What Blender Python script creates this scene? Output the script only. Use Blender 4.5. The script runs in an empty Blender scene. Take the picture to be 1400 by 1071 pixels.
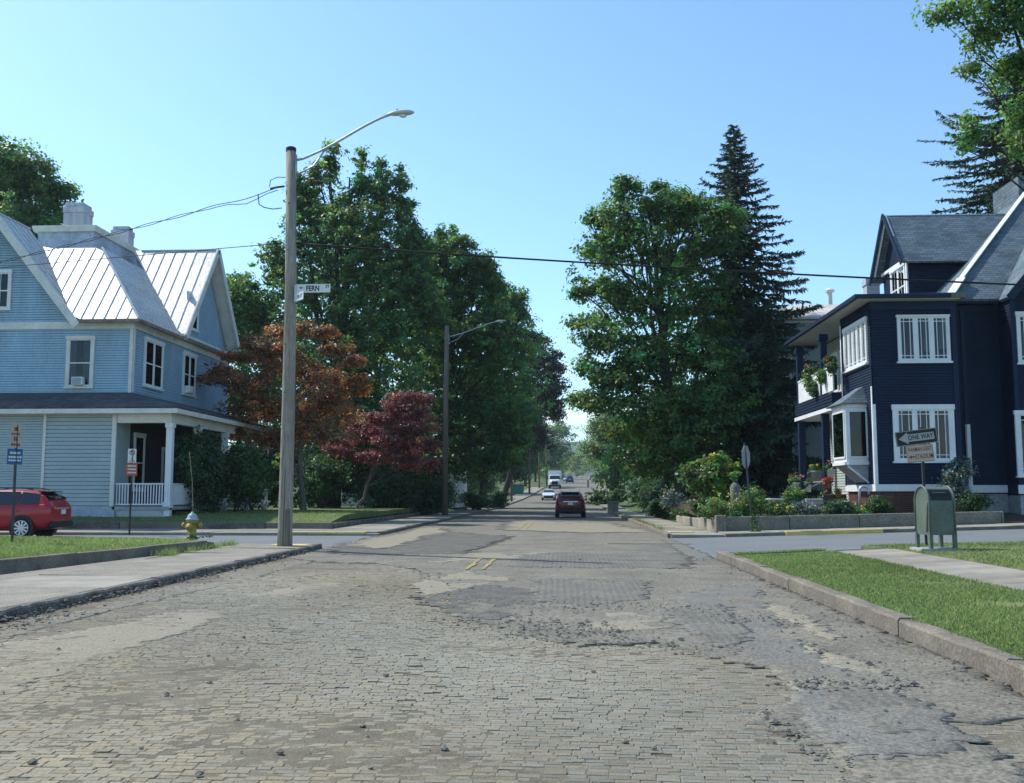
import bpy, math, random
import numpy as np
from mathutils import Vector, Matrix

# ------------------------------------------------------------------ camera, sky, sun, exposure
scene = bpy.context.scene
FPX, CAMH = 1361.0, 1.5
YAW, PITCH = math.atan(72 / 1361.0), math.atan(140 / 1361.0)
cam_data = bpy.data.cameras.new("camera")
cam = bpy.data.objects.new("camera", cam_data)
scene.collection.objects.link(cam)
cam.location = (0, 0, CAMH)
cam.rotation_euler = (math.pi / 2 + PITCH, 0, YAW)
cam_data.sensor_width = 36.0
cam_data.lens = 36.0 * FPX / 1400.0
cam_data.clip_start = 0.1
cam_data.clip_end = 9000
scene.camera = cam

SUN_EL, SUN_H = math.radians(49), Vector((-0.88, 0.475, 0)).normalized()
SUN_DIR = Vector((SUN_H.x * math.cos(SUN_EL), SUN_H.y * math.cos(SUN_EL), math.sin(SUN_EL)))
world = bpy.data.worlds.new("World")
scene.world = world
world.use_nodes = True
wn, wl_ = world.node_tree.nodes, world.node_tree.links
wn.clear()
sky = wn.new("ShaderNodeTexSky")
sky.sky_type = 'NISHITA'
sky.sun_disc = False
sky.sun_elevation = SUN_EL
sky.sun_rotation = math.atan2(SUN_H.x, SUN_H.y)
sky.altitude = 300
sky.air_density = 1.0
sky.dust_density = 0.8
sky.ozone_density = 1.0
bg = wn.new("ShaderNodeBackground")
bg.inputs[1].default_value = 0.15
wo = wn.new("ShaderNodeOutputWorld")
# thin white cloud low over the hills, all the way round
tcw = wn.new("ShaderNodeTexCoord")
mpw = wn.new("ShaderNodeMapping"); mpw.inputs["Scale"].default_value = (5, 5, 22)
nzw = wn.new("ShaderNodeTexNoise"); nzw.inputs["Scale"].default_value = 1.6; nzw.inputs["Detail"].default_value = 7
rpw = wn.new("ShaderNodeValToRGB"); rpw.color_ramp.elements[0].position = .46; rpw.color_ramp.elements[1].position = .68
sxw = wn.new("ShaderNodeSeparateXYZ")
hrw = wn.new("ShaderNodeMapRange"); hrw.inputs[1].default_value = .07; hrw.inputs[2].default_value = .14; hrw.inputs[3].default_value = 1; hrw.inputs[4].default_value = 0
mlw = wn.new("ShaderNodeMath"); mlw.operation = 'MULTIPLY'
mxw = wn.new("ShaderNodeMixRGB"); mxw.inputs[2].default_value = (6.2, 6.5, 6.9, 1)
wl_.new(tcw.outputs["Generated"], mpw.inputs[0]); wl_.new(mpw.outputs[0], nzw.inputs["Vector"]); wl_.new(nzw.outputs["Fac"], rpw.inputs[0])
wl_.new(tcw.outputs["Generated"], sxw.inputs[0]); wl_.new(sxw.outputs["Z"], hrw.inputs[0])
wl_.new(rpw.outputs["Color"], mlw.inputs[0]); wl_.new(hrw.outputs[0], mlw.inputs[1])
# the camera's cyan rendering of the blue
tnw = wn.new("ShaderNodeMixRGB"); tnw.blend_type = 'MULTIPLY'; tnw.inputs[0].default_value = 1; tnw.inputs[2].default_value = (.83, 1.075, 1.18, 1)
wl_.new(sky.outputs[0], tnw.inputs[1])
wl_.new(mlw.outputs[0], mxw.inputs[0]); wl_.new(tnw.outputs[0], mxw.inputs[1])
wl_.new(mxw.outputs[0], bg.inputs[0]); wl_.new(bg.outputs[0], wo.inputs[0])

sun_data = bpy.data.lights.new("sun", 'SUN')
sun_data.energy = 3.9
sun_data.angle = math.radians(0.53)
sun_data.color = (1.0, 0.95, 0.86)
sun = bpy.data.objects.new("sun", sun_data)
scene.collection.objects.link(sun)
sun.location = (-40, 30, 60)
sun.rotation_euler = SUN_DIR.to_track_quat('Z', 'Y').to_euler()

scene.view_settings.view_transform = 'Standard'
scene.view_settings.look = 'None'
scene.view_settings.exposure = 0.45
scene.view_settings.gamma = 1.0
scene.view_settings.use_curve_mapping = False
scene.cycles.max_bounces = 6
scene.cycles.diffuse_bounces = 3
scene.cycles.glossy_bounces = 3
scene.cycles.transmission_bounces = 4
scene.cycles.transparent_max_bounces = 8
scene.cycles.use_denoising = True
scene.cycles.sample_clamp_indirect = 6

# ------------------------------------------------------------------ pixel <-> place (1400 px wide photograph)
_f = Vector((-math.sin(YAW) * math.cos(PITCH), math.cos(YAW) * math.cos(PITCH), math.sin(PITCH)))
_r = Vector((math.cos(YAW), math.sin(YAW), 0)); _u = _r.cross(_f)
def ray(x, y): return _f * FPX + _r * (x - 700) + _u * (535.5 - y)
def atY(x, y, Y): d = ray(x, y); return d * (Y / d.y) + Vector((0, 0, CAMH))
def atX(x, y, X): d = ray(x, y); return d * (X / d.x) + Vector((0, 0, CAMH))
def atZ(x, y, Z): d = ray(x, y); return d * ((Z - CAMH) / d.z) + Vector((0, 0, CAMH))

# ------------------------------------------------------------------ helpers
C = scene.collection
WL = {}
R = random.Random(7)
NR = np.random.default_rng(11)

class MB:
    def __init__(s): s.v = []; s.f = []
    def add(s, vs, fs):
        o = len(s.v); s.v += [tuple(v) for v in vs]; s.f += [tuple(i + o for i in f) for f in fs]; return s
    def poly(s, *pts): return s.add(pts, [tuple(range(len(pts)))])
    def box(s, x0, x1, y0, y1, z0, z1):
        return s.add([(x0,y0,z0),(x1,y0,z0),(x1,y1,z0),(x0,y1,z0),(x0,y0,z1),(x1,y0,z1),(x1,y1,z1),(x0,y1,z1)],
                     [(3,2,1,0),(4,5,6,7),(0,1,5,4),(1,2,6,5),(2,3,7,6),(3,0,4,7)])
    def fbox(s, F, u0, u1, d0, d1, z0, z1):
        P = [F(u0,d0,z0),F(u1,d0,z0),F(u1,d1,z0),F(u0,d1,z0),F(u0,d0,z1),F(u1,d0,z1),F(u1,d1,z1),F(u0,d1,z1)]
        return s.add(P, [(0,1,2,3),(7,6,5,4),(4,5,1,0),(5,6,2,1),(6,7,3,2),(7,4,0,3)])
    def hexa(s, b, t):                       # 4 bottom + 4 top points
        return s.add(list(b) + list(t), [(3,2,1,0),(4,5,6,7),(0,1,5,4),(1,2,6,5),(2,3,7,6),(3,0,4,7)])
    def slab(s, pts, th, n=None):            # polygon given thickness along -n
        pts = [Vector(p) for p in pts]
        if n is None:
            n = (pts[1]-pts[0]).cross(pts[2]-pts[0]).normalized()
        q = [p - Vector(n)*th for p in pts]; k = len(pts)
        return s.add(pts+q, [tuple(range(k)), tuple(range(2*k-1, k-1, -1))] + [(i, i+k, (i+1)%k+k, (i+1)%k) for i in range(k)])
    def tube(s, pts, rad, n=8, cap=True):
        pts = [Vector(p) for p in pts]
        if not hasattr(rad, '__len__'): rad = [rad]*len(pts)
        o = len(s.v); prev = None
        for i, p in enumerate(pts):
            t = (pts[min(i+1, len(pts)-1)] - pts[max(i-1, 0)]).normalized()
            a = prev if prev is not None else (Vector((1,0,0)) if abs(t.x) < .8 else Vector((0,1,0)))
            a = (a - t*a.dot(t)).normalized(); prev = a; b = t.cross(a)
            for k in range(n):
                an = 2*math.pi*k/n
                s.v.append(tuple(p + (a*math.cos(an) + b*math.sin(an))*rad[i]))
        for i in range(len(pts)-1):
            for k in range(n):
                s.f.append((o+i*n+k, o+i*n+(k+1)%n, o+(i+1)*n+(k+1)%n, o+(i+1)*n+k))
        if cap:
            s.f.append(tuple(o+k for k in range(n-1,-1,-1))); e = o+(len(pts)-1)*n
            s.f.append(tuple(e+k for k in range(n)))
        return s
    def lathe(s, c, prof, n=16, axis='Z'):
        c = Vector(c); pts = []
        o = len(s.v)
        for (r, h) in prof:
            for k in range(n):
                a = 2*math.pi*k/n; x, y = r*math.cos(a), r*math.sin(a)
                s.v.append(tuple(c + (Vector((x,y,h)) if axis=='Z' else Vector((h,x,y)) if axis=='X' else Vector((y,h,x)))))
        for i in range(len(prof)-1):
            for k in range(n):
                s.f.append((o+i*n+k, o+i*n+(k+1)%n, o+(i+1)*n+(k+1)%n, o+(i+1)*n+k))
        s.f.append(tuple(o+k for k in range(n-1,-1,-1))); e = o+(len(prof)-1)*n
        s.f.append(tuple(e+k for k in range(n)))
        return s
    def build(s, name, m, parent=None, smooth=False, col=None, bevel=0, **props):
        v = np.array(s.v, dtype=float)
        me = bpy.data.meshes.new(name)
        org = Vector(((v[:,0].min()+v[:,0].max())/2, (v[:,1].min()+v[:,1].max())/2, v[:,2].min()))
        me.from_pydata([(a[0]-org.x, a[1]-org.y, a[2]-org.z) for a in v], [], s.f)
        return link(name, me, m, org, parent, smooth, bevel, **props)

def link(name, me, m, org, parent=None, smooth=False, bevel=0, **props):
    ob = bpy.data.objects.new(name, me)
    C.objects.link(ob)
    if m: me.materials.append(M[m] if isinstance(m, str) else m)
    if smooth: me.polygons.foreach_set("use_smooth", [True]*len(me.polygons))
    if parent is not None:
        ob.parent = parent; ob.location = Vector(org) - WL[parent.name]
    else: ob.location = org
    WL[ob.name] = Vector(org)
    if bevel:
        b = ob.modifiers.new("bevel", 'BEVEL'); b.width = bevel; b.segments = 1; b.limit_method = 'ANGLE'
    for k, val in props.items():
        if val is not None: ob[k] = val
    return ob

def thing(name, loc, label, category, group=None):
    o = bpy.data.objects.new(name, None); C.objects.link(o)
    o.location = loc; o.empty_display_size = .2; WL[o.name] = Vector(loc)
    o["label"] = label; o["category"] = category
    if group: o["group"] = group
    return o

def copy_tree(o, parent=None):
    c = o.copy(); C.objects.link(c)
    if parent is not None: c.parent = parent
    for ch in [x for x in o.children]: copy_tree(ch, c)
    return c

def frame(o, u, n):
    o, u, n = Vector(o), Vector(u).normalized(), Vector(n).normalized()
    return lambda a, d, z: o + u*a + n*d + Vector((0,0,z))

def text_mesh(body, size, bold=0.0, xs=1.0):
    cu = bpy.data.curves.new("lettering", 'FONT'); cu.body = body; cu.size = size; cu.offset = bold
    cu.align_x = 'CENTER'; cu.align_y = 'CENTER'; cu.resolution_u = 3
    ob = bpy.data.objects.new("lettering_tmp", cu); C.objects.link(ob)
    dg = bpy.context.evaluated_depsgraph_get(); dg.update()
    me = bpy.data.meshes.new_from_object(ob.evaluated_get(dg))
    bpy.data.objects.remove(ob); bpy.data.curves.remove(cu)
    me.materials.clear()
    for v in me.vertices: v.co.x *= xs
    return me
def lettering(body, size, center, F, m, parent, bold=0.0, xs=1.0, tilt=0.0):
    """flat letters standing on plane F (a function of u, d, z), centre = (u, d, z)"""
    me = text_mesh(body, size, bold, xs); o = F(*center)
    ct, st = math.cos(tilt), math.sin(tilt)
    for v in me.vertices:
        x, y = v.co.x*ct - v.co.y*st, v.co.x*st + v.co.y*ct
        v.co = F(center[0]+x, center[1], center[2]+y) - o
    return link("lettering", me, m, o, parent)

# ------------------------------------------------------------------ materials
M = {}
def nodes(name):
    m = bpy.data.materials.new(name); m.use_nodes = True
    nt = m.node_tree; b = nt.nodes["Principled BSDF"]; M[name] = m
    return m, nt, nt.nodes, nt.links, b
def rgb(c, k=1): return (min(c[0]*k,1), min(c[1]*k,1), min(c[2]*k,1), 1)
def mat(name, col, rough=.8, var=.12, scale=2.0, bump=0, bscale=30, metal=0, spec=.3, coat=0, stretch=(1,1,1), col2=None, fine=.06, attr=None):
    m, nt, N, L, b = nodes(name)
    tc = N.new("ShaderNodeTexCoord"); mp = N.new("ShaderNodeMapping"); mp.inputs["Scale"].default_value = stretch
    L.new(tc.outputs["Object"], mp.inputs[0])
    nz = N.new("ShaderNodeTexNoise"); nz.inputs["Scale"].default_value = scale; nz.inputs["Detail"].default_value = 6; nz.inputs["Roughness"].default_value = .62
    L.new(mp.outputs[0], nz.inputs["Vector"])
    rp = N.new("ShaderNodeValToRGB"); rp.color_ramp.elements[0].position = .3; rp.color_ramp.elements[1].position = .7
    rp.color_ramp.elements[0].color = rgb(col, 1-var); rp.color_ramp.elements[1].color = rgb(col2 or col, 1 if col2 else 1+var)
    L.new(nz.outputs["Fac"], rp.inputs[0])
    last = rp.outputs["Color"]
    if fine:
        n2 = N.new("ShaderNodeTexNoise"); n2.inputs["Scale"].default_value = bscale; n2.inputs["Detail"].default_value = 3
        L.new(mp.outputs[0], n2.inputs["Vector"])
        mr = N.new("ShaderNodeMapRange"); mr.inputs[1].default_value = .3; mr.inputs[2].default_value = .7
        mr.inputs[3].default_value = 1-fine*2; mr.inputs[4].default_value = 1+fine*2
        L.new(n2.outputs["Fac"], mr.inputs[0])
        mx = N.new("ShaderNodeMixRGB"); mx.blend_type = 'MULTIPLY'; mx.inputs[0].default_value = 1
        L.new(last, mx.inputs[1]); L.new(mr.outputs[0], mx.inputs[2]); last = mx.outputs[0]
    if attr:
        at = N.new("ShaderNodeAttribute"); at.attribute_name = attr
        mx = N.new("ShaderNodeMixRGB"); mx.blend_type = 'MULTIPLY'; mx.inputs[0].default_value = 1
        L.new(last, mx.inputs[1]); L.new(at.outputs["Color"], mx.inputs[2]); last = mx.outputs[0]
    L.new(last, b.inputs["Base Color"])
    b.inputs["Roughness"].default_value = rough; b.inputs["Metallic"].default_value = metal
    b.inputs["Specular IOR Level"].default_value = spec; b.inputs["Coat Weight"].default_value = coat
    b.inputs["Coat Roughness"].default_value = .05
    if bump:
        n3 = N.new("ShaderNodeTexNoise"); n3.inputs["Scale"].default_value = bscale; n3.inputs["Detail"].default_value = 5
        L.new(mp.outputs[0], n3.inputs["Vector"])
        bp = N.new("ShaderNodeBump"); bp.inputs["Strength"].default_value = bump; bp.inputs["Distance"].default_value = .02
        L.new(n3.outputs["Fac"], bp.inputs["Height"]); L.new(bp.outputs[0], b.inputs["Normal"])
    return m
def leafmat(name, col, tcol, trans=.4, rough=.48, spec=.36):
    m, nt, N, L, b = nodes(name)
    at = N.new("ShaderNodeAttribute"); at.attribute_name = "Col"
    for sock, c in ((b.inputs["Base Color"], col),):
        mx = N.new("ShaderNodeMixRGB"); mx.blend_type = 'MULTIPLY'; mx.inputs[0].default_value = 1; mx.inputs[1].default_value = (*c, 1)
        L.new(at.outputs["Color"], mx.inputs[2]); L.new(mx.outputs[0], sock)
    tr = N.new("ShaderNodeBsdfTranslucent")
    mx = N.new("ShaderNodeMixRGB"); mx.blend_type = 'MULTIPLY'; mx.inputs[0].default_value = 1; mx.inputs[1].default_value = (*tcol, 1)
    L.new(at.outputs["Color"], mx.inputs[2]); L.new(mx.outputs[0], tr.inputs[0])
    b.inputs["Roughness"].default_value = rough; b.inputs["Specular IOR Level"].default_value = spec
    ms = N.new("ShaderNodeMixShader"); ms.inputs[0].default_value = trans
    L.new(b.outputs[0], ms.inputs[1]); L.new(tr.outputs[0], ms.inputs[2])
    L.new(ms.outputs[0], N["Material Output"].inputs[0])
    return m
def glassmat(name, tint=(.5,.55,.6), rough=.02, refl=.03):
    m, nt, N, L, b = nodes(name)
    tp = N.new("ShaderNodeBsdfTransparent"); tp.inputs[0].default_value = (*tint, 1)
    gl = N.new("ShaderNodeBsdfGlossy"); gl.inputs["Roughness"].default_value = rough
    lw = N.new("ShaderNodeLayerWeight"); lw.inputs[0].default_value = .25
    ad = N.new("ShaderNodeMath"); ad.operation = 'ADD'; ad.inputs[1].default_value = refl*.5; ad.use_clamp = True
    L.new(lw.outputs["Fresnel"], ad.inputs[0])
    ms = N.new("ShaderNodeMixShader"); L.new(ad.outputs[0], ms.inputs[0]); L.new(tp.outputs[0], ms.inputs[1]); L.new(gl.outputs[0], ms.inputs[2])
    L.new(ms.outputs[0], N["Material Output"].inputs[0])
    return m
def shinglemat(name, c1, c2, sc=1.0, rough=.85):
    """small roof shingles too far away to pick apart: courses follow the slope (uv = metres along eave, up slope)"""
    m, nt, N, L, b = nodes(name)
    uv = N.new("ShaderNodeUVMap")
    br = N.new("ShaderNodeTexBrick"); br.inputs["Scale"].default_value = 1; br.inputs["Brick Width"].default_value = .3*sc; br.inputs["Row Height"].default_value = .14*sc
    br.inputs["Mortar Size"].default_value = .012; br.inputs["Mortar Smooth"].default_value = .3; br.inputs["Bias"].default_value = 0
    br.inputs["Color1"].default_value = (*c1, 1); br.inputs["Color2"].default_value = (*c2, 1); br.inputs["Mortar"].default_value = (*[x*.55 for x in c1], 1)
    L.new(uv.outputs[0], br.inputs["Vector"])
    nz = N.new("ShaderNodeTexNoise"); nz.inputs["Scale"].default_value = .9; nz.inputs["Detail"].default_value = 6
    L.new(uv.outputs[0], nz.inputs["Vector"])
    mr = N.new("ShaderNodeMapRange"); mr.inputs[1].default_value = .3; mr.inputs[2].default_value = .7; mr.inputs[3].default_value = .75; mr.inputs[4].default_value = 1.3
    L.new(nz.outputs["Fac"], mr.inputs[0])
    mx = N.new("ShaderNodeMixRGB"); mx.blend_type = 'MULTIPLY'; mx.inputs[0].default_value = 1
    L.new(br.outputs["Color"], mx.inputs[1]); L.new(mr.outputs[0], mx.inputs[2]); L.new(mx.outputs[0], b.inputs["Base Color"])
    bp = N.new("ShaderNodeBump"); bp.inputs["Strength"].default_value = .6; bp.inputs["Distance"].default_value = .02
    L.new(br.outputs["Fac"], bp.inputs["Height"]); bp.invert = True; L.new(bp.outputs[0], b.inputs["Normal"])
    b.inputs["Roughness"].default_value = rough; b.inputs["Specular IOR Level"].default_value = .3
    return m

mat("paver", (.218,.196,.146), .85, .10, 3, bump=.35, bscale=45, attr="Col", fine=.08, spec=.2)
mat("dirt", (.128,.112,.08), .95, .25, 2.2, bump=.6, bscale=60, col2=(.195,.172,.125), fine=.12)
mat("asphalt_old", (.158,.147,.118), .92, .2, .9, bump=.8, bscale=26, col2=(.215,.198,.155), fine=.2)
mm = mat("asphalt_milled", (.132,.126,.106), .9, .15, 1.1, bump=.7, bscale=26, col2=(.178,.168,.14), fine=.16)
def milled(m, period=.13):
    """grooves left by the milling drum, running along the street"""
    N, L = m.node_tree.nodes, m.node_tree.links; b = N["Principled BSDF"]
    tc = N.new("ShaderNodeTexCoord"); wv = N.new("ShaderNodeTexWave"); wv.bands_direction = 'X'; wv.inputs["Scale"].default_value = .314/period
    wv.inputs["Distortion"].default_value = 5.0; wv.inputs["Detail"].default_value = 2; wv.inputs["Detail Scale"].default_value = .35
    mp = N.new("ShaderNodeMapping"); mp.inputs["Scale"].default_value = (1,.12,1); L.new(tc.outputs["Object"], mp.inputs[0]); L.new(mp.outputs[0], wv.inputs["Vector"])
    old = b.inputs["Normal"].links[0].from_socket
    bp = N.new("ShaderNodeBump"); bp.inputs["Strength"].default_value = .35; bp.inputs["Distance"].default_value = .012
    L.new(wv.outputs["Fac"], bp.inputs["Height"]); L.new(old, bp.inputs["Normal"]); L.new(bp.outputs[0], b.inputs["Normal"])
milled(mm, .10)
mat("asphalt_blue", (.165,.16,.139), .9, .15, 1.2, bump=.8, bscale=34, fine=.18)
mat("street_blue", (.155,.170,.178), .9, .1, .5, bump=.4, bscale=60, fine=.1)
mat("asphalt_dark", (.108,.102,.088), .9, .3, 2, bump=.9, bscale=30, col2=(.15,.142,.12), fine=.2)
mat("dust", (.31,.275,.20), .95, .2, 1.3, bump=.6, bscale=40, col2=(.25,.225,.168), fine=.14)
mat("gravel", (.12,.117,.105), .9, .3, 9, col2=(.215,.205,.18), fine=.1, bscale=60)
mat("concrete", (.23,.212,.172), .9, .3, 1.2, bump=.3, bscale=60, fine=.07)
mat("concrete_pale", (.275,.255,.21), .9, .24, 1.5, bump=.25, bscale=60, fine=.06)
mat("aggregate", (.245,.225,.182), .95, .2, 2, bump=.9, bscale=42, fine=.22)
mat("kerb_grey", (.175,.152,.122), .95, .35, 1.8, bump=.55, bscale=26, fine=.12)
mat("kerb_dirty", (.10,.092,.08), .95, .4, 2.5, bump=.9, bscale=18, col2=(.2,.185,.16), fine=.16)
mat("yellow_paint", (.40,.31,.11), .8, .25, 6, bscale=40, fine=.2)
mat("yellow_pad", (.60,.46,.16), .85, .2, 5, bscale=40, fine=.12)
mat("wall_stained", (.165,.16,.128), .95, .35, 1.1, bump=.5, bscale=20, col2=(.235,.225,.185), fine=.14)
mat("soil", (.07,.055,.04), 1, .3, 3, bump=.6, bscale=30)
mat("turf", (.115,.15,.05), .95, .25, .9, bump=.7, bscale=50, col2=(.17,.19,.075), fine=.2)
mat("far_turf", (.07,.11,.035), .95, .3, .25, bump=.5, bscale=8, col2=(.11,.14,.05), fine=.2)
mat("woods_hill", (.05,.085,.045), 1, .35, .05, bump=1, bscale=.35, fine=.25)
mat("blue_siding", (.31,.465,.565), .6, .13, .8, fine=.04, bscale=8, spec=.3, stretch=(1.5,1.5,.5))
mat("grey_blue_siding", (.36,.44,.455), .6, .08, .7, fine=.03, bscale=8)
mat("porch_shade_paint", (.022,.034,.045), .6, .1, .7)  # dark slate paint, deepened so the porch interior's shade is in the colour
mat("white_trim", (.72,.73,.72), .55, .08, 1.5, fine=.03)
mat("old_trim", (.66,.65,.60), .65, .14, 1.6, fine=.06)
mat("fresh_white", (.70,.715,.72), .5, .1, 1.5, fine=.02)
mat("roof_metal", (.72,.725,.72), .5, .12, 1.3, bump=.45, bscale=7, metal=.5, spec=.5, col2=(.46,.45,.42), fine=.10, stretch=(1.6,.8,.8))
mat("roof_seam", (.62,.63,.63), .4, .15, 2, metal=.3)
mat("roof_rust", (.22,.17,.13), .8, .4, 2, fine=.2)
mat("painted_brick", (.40,.46,.54), .8, .25, 1.2, bump=.5, bscale=12, fine=.08, col2=(.50,.55,.62))
mat("chimney_paint", (.40,.43,.48), .85, .3, 3, fine=.1)
shinglemat("shingle_dark", (.060,.064,.068), (.10,.104,.108))
shinglemat("shingle_blue", (.078,.118,.145), (.14,.185,.215), 1.1)
shinglemat("shingle_pale", (.55,.53,.5), (.68,.66,.62), 1.2)
mat("navy_siding", (.0088,.0205,.048), .6, .3, .55, fine=.06, bscale=8, spec=.18, stretch=(1,1,.6))
mat("navy_plain", (.0095,.022,.054), .6, .1, .8, fine=.04, spec=.2)
mat("flat_roofing", (.14,.14,.14), .8, .2, 1.2, fine=.1)
mat("red_brick", (.105,.046,.036), .9, .35, 6, bump=.5, bscale=30, fine=.15)
mat("mortar", (.22,.2,.18), .95, .2, 4)
mat("dark_room", (.012,.014,.017), .9, .3, 1, fine=0)
mat("curtain", (.62,.62,.60), .9, .12, 6, stretch=(8,8,.6), fine=.05)
mat("dim_room", (.05,.057,.062), .9, .4, 2, fine=0)
glassmat("glass")
mat("pale_siding", (.36,.40,.36), .6, .07, .8, fine=.03)
mat("wood_pole", (.30,.245,.185), .88, .28, 1.2, bump=.8, bscale=9, stretch=(5,5,.35), col2=(.36,.32,.27), fine=.16)
mat("wood_dark", (.16,.13,.10), .9, .3, 1.2, bump=.6, bscale=9, stretch=(5,5,.4), fine=.14)
mat("tar", (.02,.02,.02), .6, .2, 5)
mat("galvanised", (.42,.44,.46), .42, .15, 3, metal=.6, fine=.06)
mat("lamp_grey", (.50,.51,.50), .45, .08, 4, metal=.2)
mat("lens", (.75,.77,.76), .2, .05, 4, spec=.6)
mat("black_cable", (.012,.012,.013), .6, .1, 3, fine=0)
mat("sign_white", (.70,.71,.69), .5, .06, 5, fine=.03)
mat("sign_black", (.015,.016,.018), .5, .1, 5, fine=0)
mat("sign_dull", (.36,.36,.34), .6, .1, 5, fine=.05)
mat("sign_tan", (.46,.38,.30), .6, .1, 5, fine=.05)
mat("sign_red", (.26,.03,.03), .5, .12, 5, fine=.04)
mat("sign_orange", (.42,.10,.06), .5, .12, 5, fine=.04)
mat("sign_blue", (.03,.11,.28), .5, .1, 5, fine=.03)
mat("post_steel", (.055,.06,.062), .6, .2, 4, fine=.08)
mat("bare_metal", (.32,.335,.345), .5, .12, 3, metal=.3, fine=.06)
mat("hydrant_yellow", (.38,.30,.08), .5, .18, 6, fine=.08)
mat("hydrant_grey", (.36,.42,.46), .5, .15, 6, fine=.06)
mat("mailbox_green", (.105,.135,.105), .5, .18, 3, fine=.08, spec=.4)
mat("car_red", (.36,.006,.012), .4, .04, 2, metal=.0, coat=.6, fine=0, spec=.3)
mat("car_maroon", (.12,.006,.012), .4, .04, 2, metal=.0, coat=.6, fine=0, spec=.3)
mat("car_white", (.80,.81,.82), .3, .03, 2, coat=1, fine=0)
mat("car_blue", (.05,.10,.30), .3, .03, 2, coat=1, fine=0)
mat("car_silver", (.55,.56,.58), .3, .03, 2, coat=1, metal=.4, fine=0)
mat("car_glass", (.016,.02,.024), .05, .05, 2, spec=.8, fine=0)
mat("car_black", (.018,.018,.019), .55, .1, 3, fine=0)
mat("tyre", (.018,.018,.018), .85, .2, 6, fine=.1)
mat("alloy", (.62,.63,.65), .3, .05, 5, metal=.7, fine=0)
mat("tail_lamp", (.45,.012,.012), .2, .1, 5, spec=.6, fine=0)
mat("head_lamp", (.75,.77,.8), .12, .05, 5, spec=.8, fine=0)
mat("plate_white", (.7,.7,.68), .5, .05, 5, fine=0)
mat("truck_white", (.80,.81,.82), .35, .03, 1, fine=.02, coat=.4)
mat("bark", (.052,.044,.036), .95, .35, 1.5, bump=1, bscale=14, stretch=(3,3,.5), fine=.15)
mat("bark_grey", (.14,.125,.105), .95, .3, 1.5, bump=1, bscale=14, stretch=(3,3,.5), fine=.15)
mat("terracotta", (.42,.17,.09), .8, .15, 5)
mat("pot_white", (.72,.72,.70), .5, .08, 5)
mat("pot_green", (.02,.16,.13), .45, .1, 5)
mat("stone_grey", (.34,.35,.35), .85, .2, 5, bump=.4, bscale=30)
mat("step_stone", (.36,.33,.29), .9, .2, 4, bump=.4, bscale=30)
mat("rail_wood", (.45,.33,.2), .7, .2, 4)
mat("flag_white", (.50,.40,.22), .6, .1, 5)
leafmat("leaf_oak", (.060,.132,.048), (.18,.36,.075), .4)
leafmat("leaf_maple", (.070,.146,.048), (.20,.37,.07), .4)
leafmat("leaf_far", (.070,.125,.050), (.19,.30,.08), .38)
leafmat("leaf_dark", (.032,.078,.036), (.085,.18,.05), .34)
leafmat("leaf_purple", (.050,.060,.050), (.11,.085,.06), .3)
leafmat("leaf_bronze", (.28,.145,.07), (.42,.20,.065), .42)
leafmat("leaf_crimson", (.22,.085,.085), (.30,.095,.10), .4)
leafmat("needle", (.036,.070,.042), (.05,.09,.04), .15, .6)
leafmat("leaf_bush", (.045,.10,.035), (.12,.22,.05), .3)
leafmat("leaf_fresh", (.085,.165,.045), (.20,.34,.07), .35)
leafmat("leaf_silver", (.13,.17,.15), (.14,.2,.14), .3)
leafmat("blade", (.170,.240,.092), (.28,.38,.12), .4, .8, .08)
leafmat("petal_yellow", (.50,.42,.06), (.4,.34,.05), .3)
leafmat("petal_red", (.62,.05,.03), (.5,.05,.03), .3)
leafmat("petal_orange", (.70,.20,.03), (.5,.15,.03), .3)
leafmat("petal_pink", (.55,.2,.26), (.5,.2,.25), .3)
leafmat("petal_lilac", (.36,.36,.58), (.35,.35,.5), .3)
# ------------------------------------------------------------------ lie of the land
def lerp_tab(tab, y):
    if y <= tab[0][0]: return tab[0][1]
    for (a, va), (b, vb) in zip(tab, tab[1:]):
        if y <= b: return va + (vb-va)*(y-a)/(b-a)
    return tab[-1][1]
PROF = [(-100,0),(80,0),(105,.12),(136,.65),(158,1.4),(180,2.4),(245,4.1),(330,6.6),(450,9),(700,14),(1100,20),(3000,40)]
SHIFT = [(-100,0),(80,0),(110,.3),(136,.9),(180,2.7),(245,4.4),(330,6.5),(450,9),(3000,60)]
def prof(y): return lerp_tab(PROF, y)
def shift(y): return lerp_tab(SHIFT, y)
XL, XR = -6.65, 3.5                      # faces of the two kerbs
def rise(x): return .03*max(0, x-4.0)
def sinnoise(x, y, k=1.0, seed=0):
    r = random.Random(seed); s = 0
    for i in range(6):
        a = r.uniform(0, 6.28); f = k*r.uniform(.6, 2.6); s = s + np.sin((x*math.cos(a)+y*math.sin(a))*f + r.uniform(0, 6.28))/(1+i*.25)
    return s/3.0
YS = [-20,0,15,25,26,36,48,60,70,80,92,105,120,136,147,158,169,180,200,222,245,290,330,390,450,570,700]

def sheet(name, xs, ys, zf, m, parent=None, curve=True, **props):
    """grid over xs x ys; x is measured from the road's own line"""
    b = MB(); nx = len(xs)
    b.v = [(x + (shift(y) if curve else 0), y, zf(x, y)) for y in ys for x in xs]
    b.f = [(j*nx+i, j*nx+i+1, (j+1)*nx+i+1, (j+1)*nx+i) for j in range(len(ys)-1) for i in range(nx-1)]
    return b.build(name, m, parent, **props)
def ys_between(a, b): return [a] + [y for y in YS if a+.5 < y < b-.5] + [b]

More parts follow.
